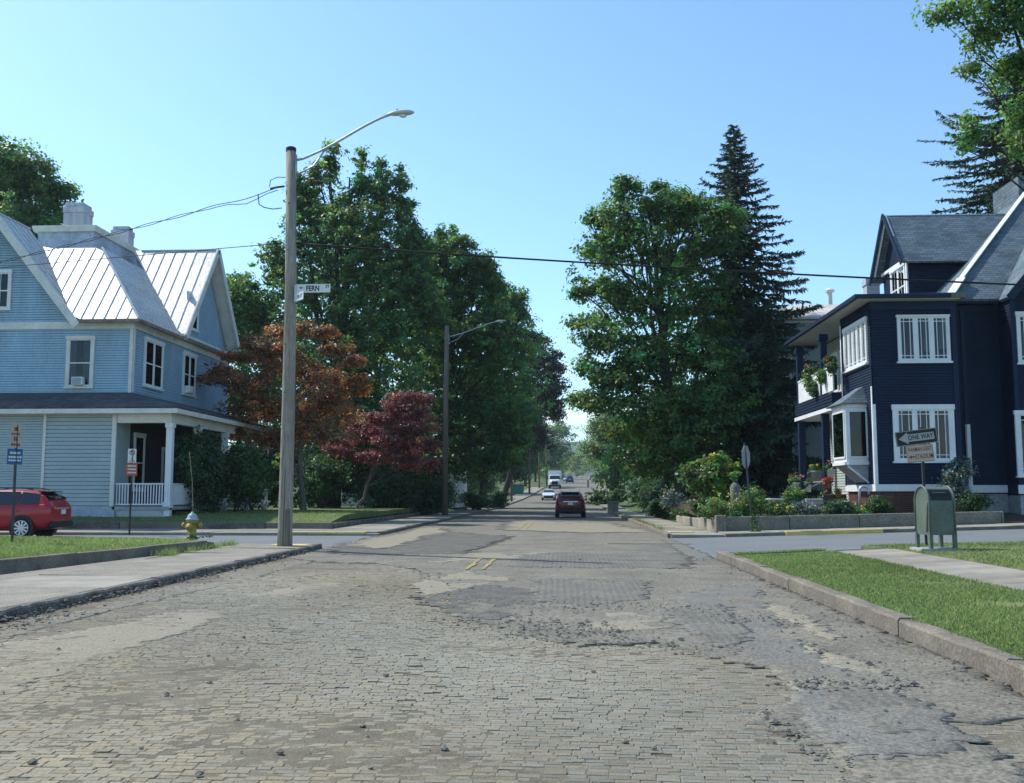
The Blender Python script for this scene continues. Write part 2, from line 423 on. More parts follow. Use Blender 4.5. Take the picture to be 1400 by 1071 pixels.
def ground_z(x, y):
    p = prof(y)
    if x < -9.3:
        t = min(1, (-9.3-x)/3); far = min(1, max(0, (y-58)/10)); return p - .2 + t*(.05 + .45*far) + max(0, -x-60)*.02*far
    if x > 7:
        t = min(1, (x-7)/4); far = min(1, max(0, (y-58)/10)); near = .1+rise(min(x,40))-.25
        return p - .2 + t*((1-far)*(near+.2) + far*.9) + max(0, x-60)*.02*far
    return p - .2
GX = [-1500,-700,-350,-180,-100,-60,-40,-28,-20,-15,-12.4,-10.5,-9.3,-7,-3,0,3,5,7,8,9.5,11,14,18,26,40,60,100,180,350,700,1500]
GY = [-60,-20,0,20,24,36,48,58,63,68,75,80,92,105,120,136,158,180,210,245,290,330,390,450,570,700,1100,1800,3000]
sheet("ground", GX, GY, ground_z, "far_turf", kind="structure", label="grassy ground of the whole neighbourhood, under streets and yards")

# wooded ridge closing the view
hb = MB(); nx, ny = 90, 10
for j in range(ny):
    for i in range(nx):
        x = -1600 + 3300*i/(nx-1); y = 1500 + 130*j
        h = 96*math.sin(math.pi*min(1,(j+.01)/6)/2)*(1+.22*math.sin(x*.0031+.8)+.12*math.sin(x*.009+2)) + 3.5*math.sin(x*.11+j*2)+2.5*math.sin(x*.23+j)
        hb.v.append((x, y, -5 + (h if j else 0)))
hb.f = [(j*nx+i, j*nx+i+1, (j+1)*nx+i+1, (j+1)*nx+i) for j in range(ny-1) for i in range(nx-1)]
hb.build("hill", "woods_hill", None, True, kind="structure", label="blue wooded ridge closing the view down the street")

# ------------------------------------------------------------------ main road
def road_z(x, y):
    return prof(y) + (-.035 if y <= 25 else 0.0) + .03*(1-abs((x+1.6)/5.1)**2)*(1 if y > 25 else 0)
road = sheet("road", [XL,-4.2,-1.6,1,XR], ys_between(-20, 700), road_z, "asphalt_old", kind="structure",
             label="worn street of old paving bricks half covered by patched asphalt")

def crown(x, y): return 0.0
# bedding dirt between and over the bricks
gxs = np.arange(XL, XR+.01, .07); gys = np.arange(4.0, 23.9, .07)
XX, YY = np.meshgrid(gxs, gys)
DZ = -.0076 + .0052*sinnoise(XX, YY, 1.1, 3) + .0032*sinnoise(XX, YY, 5.5, 4) + .0022*NR.standard_normal(XX.shape)
# deeper worn hollows near the middle bottom and along the left wheel track, dust banks near the kerbs
DZ += .006*np.exp(-((XX-XL)/.8)**2) + .006*np.exp(-((XX-XR)/.9)**2)
db = MB(); nx = len(gxs)
db.v = list(zip(XX.ravel(), YY.ravel(), DZ.ravel()))
db.f = [(j*nx+i, j*nx+i+1, (j+1)*nx+i+1, (j+1)*nx+i) for j in range(len(gys)-1) for i in range(nx-1)]
db.build("bedding_dirt", "dirt", road, True, kind="stuff")

# asphalt overlay: what is left of the old surfacing
def ragged(pts, amp=.05, step=.18, seed=1):
    r = random.Random(seed); out = []
    for a, b in zip(pts, pts[1:]+pts[:1]):
        a, b = Vector(a), Vector(b); n = max(1, int((b-a).length/step)); d = (b-a).normalized(); q = Vector((-d.y, d.x))
        for i in range(n):
            p = a.lerp(b, i/n); k = 0 if i == 0 else r.gauss(0, amp)
            out.append(p + q*max(-2*amp, min(2*amp, k)))
    return out
def g2(x, y): p = atZ(x, y, 0); return (max(XL+.02, min(XR-.02, p.x)), p.y)
overlay_px = [(430,768),(520,771),(575,780),(612,806),(598,836),(650,851),(712,868),(795,884),(900,880),(972,899),(1042,913),(1075,935),(1079,961),(1046,972),(1044,994),(1075,1005),(1119,1023),(1155,1045),(1150,1068)]
ov = [g2(*p) for p in overlay_px]
ov += [(2.05, 4.9), (2.3, 5.3), (2.55,5.75), (2.5,6.15), (2.32,6.5), (2.2,6.85), (2.95,6.95), (XR-.02, 7.1)]
ov += [(XR-.02, 49.0), (1, 50.5), (-1.5, 48.5), (-4, 50), (XL+.02, 49.2), (XL+.02, 23.5)]
OVP = ragged(ov, .045, .16, 5)
OVZ = .009
def inside(x, y, P):
    c = False; j = len(P)-1
    for i in range(len(P)):
        if (P[i].y > y) != (P[j].y > y) and x < (P[j].x-P[i].x)*(y-P[i].y)/(P[j].y-P[i].y)+P[i].x: c = not c
        j = i
    return c
def flat_patch(name, P, z, m, th=.03, parent=None, far=False, **props):
    b = MB()
    top = [(p.x, p.y, z + (.032*(1-abs((p.x+1.6)/5.1)**2) if p.y > 25.5 else 0)) for p in P]
    b.slab(top, th, (0,0,1)); return b.build(name, m, parent, **props)
# overlay as a fine grid trimmed by its ragged edge, so that its surface can be uneven
def patch_grid(name, P, z0, m, cell, amp, seed, parent=None, th=.02, ymax=99):
    xs0, xs1 = min(p.x for p in P), max(p.x for p in P); ys0, ys1 = min(p.y for p in P), min(ymax, max(p.y for p in P))
    b = MB(); idx = {}
    def vid(i, j):
        if (i, j) not in idx:
            x, y = xs0+i*cell, ys0+j*cell
            jx, jy = cell*.35*math.sin(i*12.9898+j*78.233), cell*.35*math.sin(i*39.3+j*11.1)
            z = z0 + amp*float(sinnoise(np.array(x), np.array(y), 2.2, seed)) + amp*.5*float(sinnoise(np.array(x), np.array(y), 9, seed+1))
            idx[(i, j)] = len(b.v); b.v.append((min(XR, x+jx), y+jy, z))
        return idx[(i, j)]
    cells = set()
    for j in range(int((ys1-ys0)/cell)+1):
        for i in range(int((xs1-xs0)/cell)+1):
            if inside(xs0+(i+.5)*cell, ys0+(j+.5)*cell, P): cells.add((i, j))
    for (i, j) in cells:
        b.f.append((vid(i,j), vid(i+1,j), vid(i+1,j+1), vid(i,j+1)))
    for (i, j) in cells:                     # broken edge
        for (di, dj, a, c) in ((-1,0,(0,1),(0,0)),(1,0,(1,0),(1,1)),(0,-1,(0,0),(1,0)),(0,1,(1,1),(0,1))):
            if (i+di, j+dj) not in cells:
                p, q = vid(i+a[0], j+a[1]), vid(i+c[0], j+c[1])
                o = len(b.v); b.v += [(b.v[p][0], b.v[p][1], b.v[p][2]-th), (b.v[q][0], b.v[q][1], b.v[q][2]-th)]
                b.f.append((p, o, o+1, q))
    return b.build(name, m, parent, True)
patch_grid("asphalt_overlay", OVP, OVZ, "asphalt_old", .11, .004, 21, road, ymax=25.2)
farP = [p for p in OVP if p.y > 25] ; flat_patch("asphalt_overlay", ragged([(XR-.02,25.1),(XR-.02,49),(1,50.5),(-1.5,48.5),(-4,50),(XL+.02,49.2),(XL+.02,25.1)], .06, .5, 8), OVZ+.002, "asphalt_old", .02, road)

def px_patch(pts, m, seed, amp=.07, dz=.002, cell=.07, far=False):
    P = ragged([g2(*p) for p in pts], amp, .12, seed)
    if far: return flat_patch("asphalt_patch", P, OVZ+.002+dz, m, .006, road)
    return patch_grid("asphalt_patch", P, OVZ+dz, m, cell, .0042, seed+60, road, .006)
px_patch([(985,800),(1030,800),(1060,850),(1120,900),(1180,930),(1255,955),(1290,985),(1318,1005),(1300,1030),(1220,1040),(1160,1020),(1090,985),(1095,945),(1085,925),(1010,895),(960,870),(905,845),(890,832)], "asphalt_blue", 11)
px_patch([(905,833),(985,826),(1025,860),(1010,893),(960,880)], "asphalt_milled", 10, dz=.005)
px_patch([(1120,930),(1240,955),(1285,1000),(1180,1005)], "asphalt_milled", 24, dz=.004)
px_patch([(730,792),(880,795),(885,820),(800,832),(735,822)], "asphalt_milled", 12, dz=.004)
px_patch([(690,742),(930,745),(945,778),(690,776)], "asphalt_milled", 13, .12, .004, .12)
px_patch([(560,815),(640,800),(735,806),(745,838),(660,848),(610,838)], "asphalt_dark", 28, .1, .002)
px_patch([(560,724),(700,735),(640,757),(470,760),(450,750)], "asphalt_dark", 14, .16, .004, far=True)
px_patch([(905,738),(940,738),(985,760),(960,768),(930,756)], "asphalt_blue", 17, .06, .004, far=True)
px_patch([(560,800),(640,782),(700,792),(640,806),(585,815)], "dust", 15, .08, .002)
px_patch([(775,848),(850,838),(910,846),(905,862),(820,868)], "dust", 16, .08, .002)
px_patch([(1042,829),(1075,830),(1120,850),(1150,878),(1118,868),(1070,846)], "dust", 18, .06, .003)
px_patch([(700,714),(830,716),(900,728),(800,730),(690,726)], "dust", 19, .3, .005, far=True)
px_patch([(470,745),(590,722),(610,728),(520,752)], "dust", 20, .3, .009, far=True)
px_patch([(1090,880),(1180,905),(1225,930),(1150,922)], "dust", 23, .06, .003)
px_patch([(640,757),(800,752),(690,765),(600,770)], "dust", 25, .2, .002, .1)

# paving bricks
bricks = []
LIM = [p for p in ov]
y = 4.25; course = 0
rb = random.Random(3)
while y < 21.5:
    x = XL - rb.uniform(0, .2)
    while x < XR - .03:
        L = rb.uniform(.105,.138) if rb.random() > .08 else rb.uniform(.07,.1)
        cx, cy = x+L/2, y
        if cx-L/2 > XL and cx+L/2 < XR and not inside(cx, cy, OVP):
            bricks.append((cx, cy, L))
        x += L + rb.uniform(.001, .005)
    y += .0645 + rb.uniform(-.0015, .0015); course += 1
TAN = [p for p in [g2(*q) for q in ((0,905),(450,797))]]
def brick_geo(cx, cy, L):
    wv = .03*math.sin(cx*1.1+cy*.35) + .02*math.sin(cx*2.7+1.3+cy*.2) + .008*math.sin(cx*7+cy)
    w = .0312; h = L/2 - .0005
    sink = .5*(1+math.sin(cx*.9+cy*.5+.6))*.004 + .5*(1+math.sin(cx*2.3-cy*1.2))*.003
    z = .0005 + rb.gauss(0, .0014) - sink - (.01 if rb.random() < .035 else 0)
    tx, ty = rb.gauss(0, .006), rb.gauss(0, .008); a = rb.gauss(0, .014) + .03*math.cos(cx*1.1+cy*.35)*1.1
    ca, sa = math.cos(a), math.sin(a); e = rb.uniform(.002, .005)
    vs = []
    for (hx, hy, dz) in ((h, w, -.03), (h, w, -e), (h-e*1.1, w-e, 0)):
        for (sx, sy) in ((-1,-1),(1,-1),(1,1),(-1,1)):
            jx = rb.gauss(0, .002); jy = rb.gauss(0, .0016)
            lx, ly = sx*hx+jx, sy*hy+jy
            vs.append((lx*ca-ly*sa, lx*sa+ly*ca, z+dz+tx*lx+ty*ly))
    org = (cx, cy+wv, 0)
    fs = [(8,9,10,11)] + [(k+4*r, (k+1)%4+4*r, (k+1)%4+4*r+4, k+4*r+4) for r in (0,1) for k in range(4)]
    n1 = math.sin(cx*1.3+2)*math.sin(cy*.8+1); n2 = math.sin(cx*.6-cy*.45)
    k = 1 + .10*n1 + .09*n2 + rb.gauss(0, .06); t = rb.gauss(0, .03) + .04*math.sin(cx*.8+cy*.6)
    if rb.random() < .03: k *= .8
    col = (k*(1+t), k, k*(1-t*1.2))
    return vs, fs, org, col
def color_attr(me, cols_per_vertex):
    at = me.color_attributes.new("Col", 'FLOAT_COLOR', 'POINT')
    a = np.ones((len(me.vertices), 4), dtype=np.float32); a[:, :3] = cols_per_vertex
    at.data.foreach_set("color", a.ravel())
near = sorted(bricks, key=lambda b: -(1/ (b[1]**2+b[0]**2)) * (1 if (atZ(0,1000,0).x*b[1]/atZ(0,1000,0).y) < b[0] < 3.4*b[1]/7.6 and b[1] > 5.05 else .01))
own = set(map(id, near[:300]))
allv, allf, allc = [], [], []
for b_ in bricks:
    vs, fs, org, col = brick_geo(*b_)
    if id(b_) in own:
        me = bpy.data.meshes.new("brick"); me.from_pydata(vs, [], fs); color_attr(me, np.tile(np.array(col), (12,1)))
        link("brick", me, "paver", org, road)
    else:
        o = len(allv); allv += [(v[0]+org[0], v[1]+org[1], v[2]) for v in vs]; allf += [tuple(i+o for i in f) for f in fs]; allc += [col]*12
me = bpy.data.meshes.new("brick_paving"); me.from_pydata(allv, [], allf); color_attr(me, np.array(allc))
link("brick_paving", me, "paver", (0,0,0), road, kind="stuff")

# pale dust drifted along the left wheel track (bricks stand out of it)
dp = [(0,880),(120,862),(300,822),(445,795),(470,800),(380,822),(250,862),(120,905),(0,950)]
P = ragged([g2(*p) for p in dp], .08, .12, 31)
P = [Vector((max(XL+.05,p.x), p.y)) for p in P]
patch_grid("dust_drift", P, -.0032, "dust", .06, .0045, 41, road, .004)
P = ragged([g2(*p) for p in [(0,862),(200,812),(400,765),(440,765),(330,795),(150,835),(0,875)]], .05, .14, 33)
patch_grid("dust_drift", P, -.0005, "asphalt_old", .07, .0045, 43, road, .004)

# remains of the double yellow line
yb = MB()
for (Y0, Y1) in ((19.9,23.2),(41.5,50.0)):
    for X0 in (-1.98,-1.66):
        y = Y0
        while y < Y1:
            l = R.uniform(.12,.5); w = R.uniform(.05,.1)
            yb.box(X0+R.uniform(-.01,.01), X0+w, y, min(y+l,Y1), OVZ+.0145+(.034 if y>25 else 0), OVZ+.018+(.034 if y>25 else 0)); y += l+R.uniform(.02,.12)
for X0 in (-2.0,-1.7):
    y = 13.8
    while y < 15.6: q = R.uniform(.02,.09); xj = X0+R.uniform(-.03,.05); yb.box(xj, xj+R.uniform(.015,.05), y, y+q, .0185, .0205); y += R.uniform(.06,.45)
yb.build("yellow_line", "yellow_paint", road)
mk = MB(); p = atZ(890,744.5,0); mk.box(p.x-1.3, p.x+1.2, p.y-.1, p.y+.1, .032, .0365); mk.build("road_marking", "dust", road)

# loose rubble
def chunk(b, x, y, z, s, r):
    vs = []
    for d in ((1,0,0),(-1,0,0),(0,1,0),(0,-1,0),(0,0,1),(0,0,-1),(.7,.7,.4),(-.7,.6,.5),(.6,-.7,.5),(-.6,-.7,.4)):
        k = s*r.uniform(.7,1.25); vs.append((x+d[0]*k, y+d[1]*k, z+max(-.3,d[2])*k*.75))
    b.add(vs, [(4,6,7),(4,7,9),(4,9,8),(4,8,6),(0,6,8),(2,6,0),(2,7,6),(1,7,2),(1,9,7),(3,9,1),(3,8,9),(0,8,3)])
gr = MB(); rg = random.Random(17)
def surf(x, y): return (OVZ+.004 if inside(x, y, OVP) else -.003)
lines = [([(585,835),(640,852),(720,868),(800,882),(900,880),(960,895)], 420, .2, .010), ([(640,820),(760,835),(880,828),(990,845)], 420, .35, .009),
         ([(690,850),(790,862),(850,868)], 380, .26, .011), ([(980,845),(1060,850),(1160,920)], 130, .25, .010), ([(1080,940),(1170,938),(1240,940)], 170, .14, .011),
         ([(1000,775),(1100,810),(1250,880),(1400,955)], 420, .2, .009), ([(1050,795),(1150,840),(1330,925)], 160, .35, .009),
         ([(450,740),(300,790),(100,840),(0,862)], 420, .16, .010), ([(570,780),(620,800),(600,830)], 140, .2, .010), ([(1046,975),(1080,1008),(1150,1050)], 130, .08, .009),
         ([(300,900),(420,850),(520,800)], 160, .3, .008)]
for pts, n, sp, s0 in lines:
    G = [Vector(g2(*p)) for p in pts]
    for i in range(n):
        k = rg.uniform(0, len(G)-1.001); j = int(k); p = G[j].lerp(G[j+1], k-j) + Vector((rg.gauss(0,sp), rg.gauss(0,sp)))
        if XL < p.x < XR: s = s0*rg.lognormvariate(0,.5); chunk(gr, p.x, p.y, surf(p.x,p.y)+s*.25, min(s,.045), rg)
for i in range(1500):
    x, y = rg.uniform(XL, XR), rg.uniform(4.8, 26)
    s = .007*rg.lognormvariate(0,.5); chunk(gr, x, y, surf(x,y)+s*.3, s, rg)
gr.build("gravel", "gravel", None, kind="stuff", label="loose gravel and crumbs of broken asphalt strewn over the street")
for (px, py, s, lab) in ((383,1026,.036,"dark asphalt lump low on the left of the brick street"), (527,921,.036,"dark asphalt lump lying alone on the bricks left of centre"),
                         (811,916,.034,"dark asphalt lump on the bricks right of the rubble heap"), (1188,908,.04,"dark asphalt lump on the blue grey patch toward the right kerb"),
                         (1210,922,.036,"second dark lump just nearer on the blue grey patch by the right kerb"), (273,1055,.036,"dark asphalt lump at the bottom edge of the brick street")):
    s *= .78; p = atZ(px, py, .02); b = MB(); chunk(b, p.x, p.y, surf(p.x,p.y)+s*.32, s, rg)
    b.build("asphalt_chunk", "asphalt_dark", None, label=lab, category="rubble", group="lumps of asphalt on the street")
    
# ------------------------------------------------------------------ kerbs and sidewalks
def kerb_run(name, x0, x1, ya, yb_, h, m, seg, label, curve=True):
    k = bpy.data.objects.new(name, None); C.objects.link(k); k.location = ((x0+x1)/2+shift((ya+yb_)/2), (ya+yb_)/2, prof((ya+yb_)/2)); WL[k.name] = Vector(k.location)
    k["kind"] = "structure"; k["label"] = label
    r = random.Random(int(ya*10)); y = ya; i = 0
    while y < yb_-.05:
        e = min(yb_, y+seg*r.uniform(.9,1.1)); g = .003; j = r.gauss(0,.006); dz = r.gauss(0,.006)
        n = max(2, int((e-y)/.35)); b = MB(); s = shift
        rows = []
        for q in range(n+1):
            yy = y+g+(e-y-2*g)*q/n; o = s(yy); p = prof(yy); w = r.gauss(0,.006); w2 = r.gauss(0,.006)
            rows.append([(x0+o+j, yy, p-.1), (x0+o+j+w, yy, p+h+dz+w2-.025), (x0+o+j+.025*(1 if x1>x0 else -1)+w, yy, p+h+dz+w2), (x1+o+j, yy, p+h+dz+r.gauss(0,.004)), (x1+o+j, yy, p-.1)])
        nn = 5
        for row in rows: b.v += row
        for q in range(n):
            for t in range(nn-1): b.f.append((q*nn+t, q*nn+t+1, (q+1)*nn+t+1, (q+1)*nn+t))
        b.f += [(0,1,2,3,4), tuple(n*nn+t for t in (4,3,2,1,0))]
        b.build("kerb_stone", m, k); y = e; i += 1
    return k
kerb_run("kerb", XR, XR+.17, 3.0, 23.6, .19, "kerb_grey", 2.6, "grey concrete kerb beside the grass verge on the right")
kerb_run("kerb", XL, XL-.17, 3.0, 27.3, .13, "kerb_dirty", 2.2, "dirty broken kerb along the left sidewalk in front of the pole")
kerb_run("kerb", XR, XR+.16, 34.6, 200, .15, "kerb_grey", 6, "far right kerb running on past the gardens")
kerb_run("kerb", XL, XL-.16, 36.2, 200, .14, "kerb_grey", 6, "far left kerb under the shade trees")

# rubble bank lying against the dirty left kerb
bk = MB(); rk = random.Random(5)
for i in range(900):
    y = rk.uniform(8, 26); x = XL + abs(rk.gauss(0,.09)); s = .016*rk.lognormvariate(0,.5); chunk(bk, x, y, .0+s*.4+max(0,.05-(x-XL)*.35), min(s,.05), rk)
bk.build("kerb_rubble", "kerb_dirty", None, kind="stuff", label="dark crumbled dirt and asphalt banked against the left kerb")

def slabs(name, x0, x1, ya, yb_, z, m_list, step, label, across=1, curve=True, th=.12, zf=None):
    k = bpy.data.objects.new(name, None); C.objects.link(k); k.location = ((x0+x1)/2+shift((ya+yb_)/2), (ya+yb_)/2, prof((ya+yb_)/2)+z); WL[k.name] = Vector(k.location)
    k["kind"] = "structure"; k["label"] = label
    r = random.Random(int(ya*7+x0*3)); y = ya; i = 0
    while y < yb_-.05:
        e = min(yb_, y+step)
        for c in range(across):
            a, d = x0+(x1-x0)*c/across, x0+(x1-x0)*(c+1)/across
            g = .01; t = [r.gauss(0,.007) for _ in range(4)]
            zz = (lambda X, Y: prof(Y)+z) if zf is None else zf
            P = [(a+g+shift(y), y+g), (d-g+shift(y), y+g), (d-g+shift(e), e-g), (a+g+shift(e), e-g)]
            top = [(p[0], p[1], zz(p[0],p[1])+t[q]) for q, p in enumerate(P)]; bot = [(p[0], p[1], p[2]-th) for p in top]
            MB().hexa(bot, top).build("slab", m_list[i % len(m_list)] if isinstance(m_list, (list,tuple)) else m_list, k)
        y = e; i += 1
    return k
# left sidewalk: pale slabs and rough exposed-aggregate ones between kerb and lawn edge
k = slabs("sidewalk", -8.98, -6.82, 6.0, 27.3, .125, ["concrete","aggregate","aggregate","aggregate","concrete_pale","aggregate","concrete"], 2.15, "left sidewalk of pale concrete and rough aggregate slabs", 1)
# one odd strip where the lawn kerb leans away
MB().hexa([(-10.6,6,0),(-9.0,6,0),(-9.0,24.9,0),(-9.0,24.8,0)], [(-10.6,6,.118),(-9.0,6,.118),(-9.0,24.9,.118),(-9.0,24.8,.118)]).build("slab", "aggregate", k)
MB().box(-8.9,-6.82,27.32,27.9,-.05,.07).build("slab","concrete",k)
b = MB(); b.box(-7.9,-6.95,26.5,27.2,.12,.139); b.build("warning_pad", "yellow_pad", k)
b = MB(); b.box(-12.5,-8.6,27.45,27.85,-.05,.075); b.build("kerb_edge", "yellow_pad", k)
# far left corner
far_l = slabs("sidewalk", -9.2, -6.82, 36.2, 200, .13, ["concrete","concrete_pale","concrete"], 3.2, "far left sidewalk running on under the shade trees")
sl = slabs("sidewalk", -60, -9.25, 35.7, 39.7, .11, "concrete", 2.0, "sidewalk in front of the pale blue house along the side street", 14)
b = MB(); b.box(-10.0,-7.2,35.75,36.15,.0,.135); b.build("warning_pad", "yellow_pad", far_l)
MB().box(-9.2,-6.7,35.7,36.18,-.05,.08).build("slab","concrete",far_l)
# right: far corner
slabs("sidewalk", 3.68, 5.35, 36.2, 200, .13, ["concrete_pale","concrete"], 2.4, "far right sidewalk running past the garden wall")
rz = lambda X, Y: rise(X)+.125
sr = slabs("sidewalk", 5.4, 40, 34.35, 36.0, .13, "concrete_pale", 1.65, "sidewalk below the garden wall along the right side street", 18, zf=rz)
MB().box(3.6,5.38,34.4,36.18,-.05,.12).build("slab","concrete_pale",sr)
b = MB(); b.hexa([(7.4,34.12,.05),(10.6,34.12,.15),(10.6,34.42,.15),(7.4,34.42,.05)],[(7.4,34.12,.24),(10.6,34.12,.335),(10.6,34.42,.335),(7.4,34.42,.24)]); b.build("kerb_edge","yellow_pad",sr)
b = MB(); b.box(3.75,4.6,36.22,36.7,.12,.147); b.build("warning_pad","yellow_pad",sr)
kb = MB(); kb.hexa([(5.4,34.2,-.05),(40,34.2,.9),(40,34.345,.9),(5.4,34.345,-.05)],[(5.4,34.2,.15),(40,34.2,1.22),(40,34.345,1.22),(5.4,34.345,.15)]); kb.build("kerb_edge","kerb_grey",sr)

# side streets
sheet("side_street", [-120,-60,-30,-12,XL], [27.3,31,36.2], lambda x, y: .006+.0*(x), "street_blue", curve=False, kind="structure", label="side street on the left between the hydrant lawn and the pale blue house")
def rs_near(x): return 23.5 + min(4.2, .36*max(0, x-3.6))
rsb = MB(); xs = [XR,4.5,6,8,10,12,15,20,30,60,120]
for x in xs: rsb.v += [(x, rs_near(x), rise(x)+.006), (x, 34.3, rise(x)+.006)]
rsb.f = [(2*i, 2*i+2, 2*i+3, 2*i+1) for i in range(len(xs)-1)]
rsb.build("side_street", "street_blue", None, kind="structure", label="bluish side street climbing gently to the right past the mailbox")

# ------------------------------------------------------------------ lawns
def lawn_r(x, y): return .165 + .05*min(4, max(0, x-3.67)) + .022*max(0, x-7.67)
def poly_grid(name, m, x_edges, y0, y1, zf, ny=12, nx=8, skirt=.25, **props):
    b = MB(); ya = [y0+(y1-y0)*j/ny for j in range(ny+1)]
    for yy in ya:
        xa, xb = x_edges(yy)
        for i in range(nx+1):
            x = xa+(xb-xa)*i/nx; b.v.append((x, yy, zf(x, yy)))
    n = nx+1
    b.f = [(j*n+i, j*n+i+1, (j+1)*n+i+1, (j+1)*n+i) for j in range(ny) for i in range(nx)]
    rim = [i for i in range(n)] + [j*n+nx for j in range(1, ny+1)] + [ny*n+i for i in range(nx-1,-1,-1)] + [j*n for j in range(ny-1,0,-1)]
    o = len(b.v)
    for i in rim: v = b.v[i]; b.v.append((v[0], v[1], v[2]-skirt))
    k = len(rim)
    b.f += [(rim[i], o+i, o+(i+1)%k, rim[(i+1)%k]) for i in range(k)]
    return b.build(name, m, **props)
vg = lambda y: (3.66, 5.75)
lawn_objs = []
poly_grid("lawn", "turf", vg, 3, 22.0, lawn_r, kind="structure", label="grass verge between right kerb and sidewalk")
poly_grid("lawn", "turf", lambda y: (3.66, 5.75+.0), 22.6, 23.7, lambda x,y: lawn_r(x,y)-.06*(y-22.6), 2, kind="structure", label="small triangle of grass at the right corner kerb")
poly_grid("lawn", "turf", lambda y: (7.1, 60), 3, 22.0, lawn_r, 10, 24, kind="structure", label="lawn behind the sidewalk on the right")
poly_grid("lawn", "turf", lambda y: (7.1, 60), 22.02, 24.6, lambda x,y: lawn_r(x,y)-.03*(y-22), 3, 24, kind="structure", label="strip of grass round the mailbox beside the side street")
slabs("sidewalk", 5.76, 7.09, 3, 22.0, .0, ["concrete","concrete","concrete_pale"], 1.6, "right sidewalk crossing the grass toward the mailbox", zf=lambda X, Y: lawn_r(X,Y)-.012)
slabs("sidewalk", 3.7, 7.09, 22.02, 22.58, .0, "concrete", 1.2, "short crosswise slab of the right sidewalk at the corner", 3, zf=lambda X, Y: lawn_r(X,Y)-.03)
MB().hexa([(5.76,22.6,0),(7.09,22.6,0),(7.09,24.5,0),(5.76,24.2,0)],[(5.76,22.6,lawn_r(5.76,0)-.02),(7.09,22.6,lawn_r(7.09,0)-.02),(7.09,24.5,.13),(5.76,24.2,.1)]).build("sidewalk","concrete",None,kind="structure",label="sloping end of the right sidewalk at the side street")

def edge_l(y): return -8.95 - max(0, 24.8-y)*.14
def lawn_l(x, y): return .30 + min(.14, .012*max(0, edge_l(y)-x)) - .05*max(0, y-25.5)
poly_grid("lawn", "turf", lambda y: (-60, edge_l(y)-.2 - max(0,(y-24.8))*.9), 4, 27.25, lawn_l, 16, 24, kind="structure", label="lawn with hydrant and signs on the left corner")
# low concrete edging of the left lawn
ek = bpy.data.objects.new("lawn_edging", None); C.objects.link(ek); ek.location = (-9.5,18,.1); WL[ek.name] = Vector(ek.location); ek["label"] = "low concrete edging holding up the left corner lawn"; ek["category"] = "edging"
y = 4.0; i = 0
while y < 24.7:
    e = min(24.8, y+2.6); h = .335 if i % 3 else .325
    a0, a1 = edge_l(y), edge_l(e)
    MB().hexa([(a0-.2,y+.01,0),(a0,y+.01,0),(a1,e-.01,0),(a1-.2,e-.01,0)],[(a0-.2,y+.01,h),(a0-.015,y+.01,h),(a1-.015,e-.01,h+R.gauss(0,.006)),(a1-.2,e-.01,h)]).build("edging_block","kerb_grey",ek,bevel=.012)
    y = e; i += 1
MB().hexa([(-9.15,24.82,0),(-8.95,24.82,0),(-8.95,25.3,0),(-9.15,25.3,0)],[(-9.15,24.82,.31),(-8.965,24.82,.31),(-8.965,25.3,.27),(-9.15,25.3,.27)]).build("edging_block","kerb_grey",ek,bevel=.012)

# house lawn, left
def lawn_h(x, y): return .33 + .30*min(1, max(0, (y-40)/3.2))
poly_grid("lawn", "turf", lambda y: (-60, -9.5), 39.95, 62, lawn_h, 16, 14, kind="structure", label="shaded front lawn of the pale blue house")
rk_ = bpy.data.objects.new("retaining_kerb", None); C.objects.link(rk_); rk_.location = (-20,39.8,.1); WL[rk_.name] = Vector(rk_.location); rk_["label"] = "low dark retaining kerb along the pale blue house's lawn"; rk_["category"] = "edging"
x = -45
while x < -9.4:
    e = min(-9.3, x+3.0); MB().box(x+.01, e-.01, 39.72, 39.95, 0, .35+R.gauss(0,.012)).build("kerb_stone", "kerb_dirty" if R.random()<.8 else "kerb_grey", rk_, bevel=.015); x = e
y = 39.97
while y < 62:
    e = y+3; MB().box(-9.5,-9.27,y+.01,e-.01,0,.33+R.gauss(0,.012)).build("kerb_stone","kerb_dirty",rk_,bevel=.015); y = e

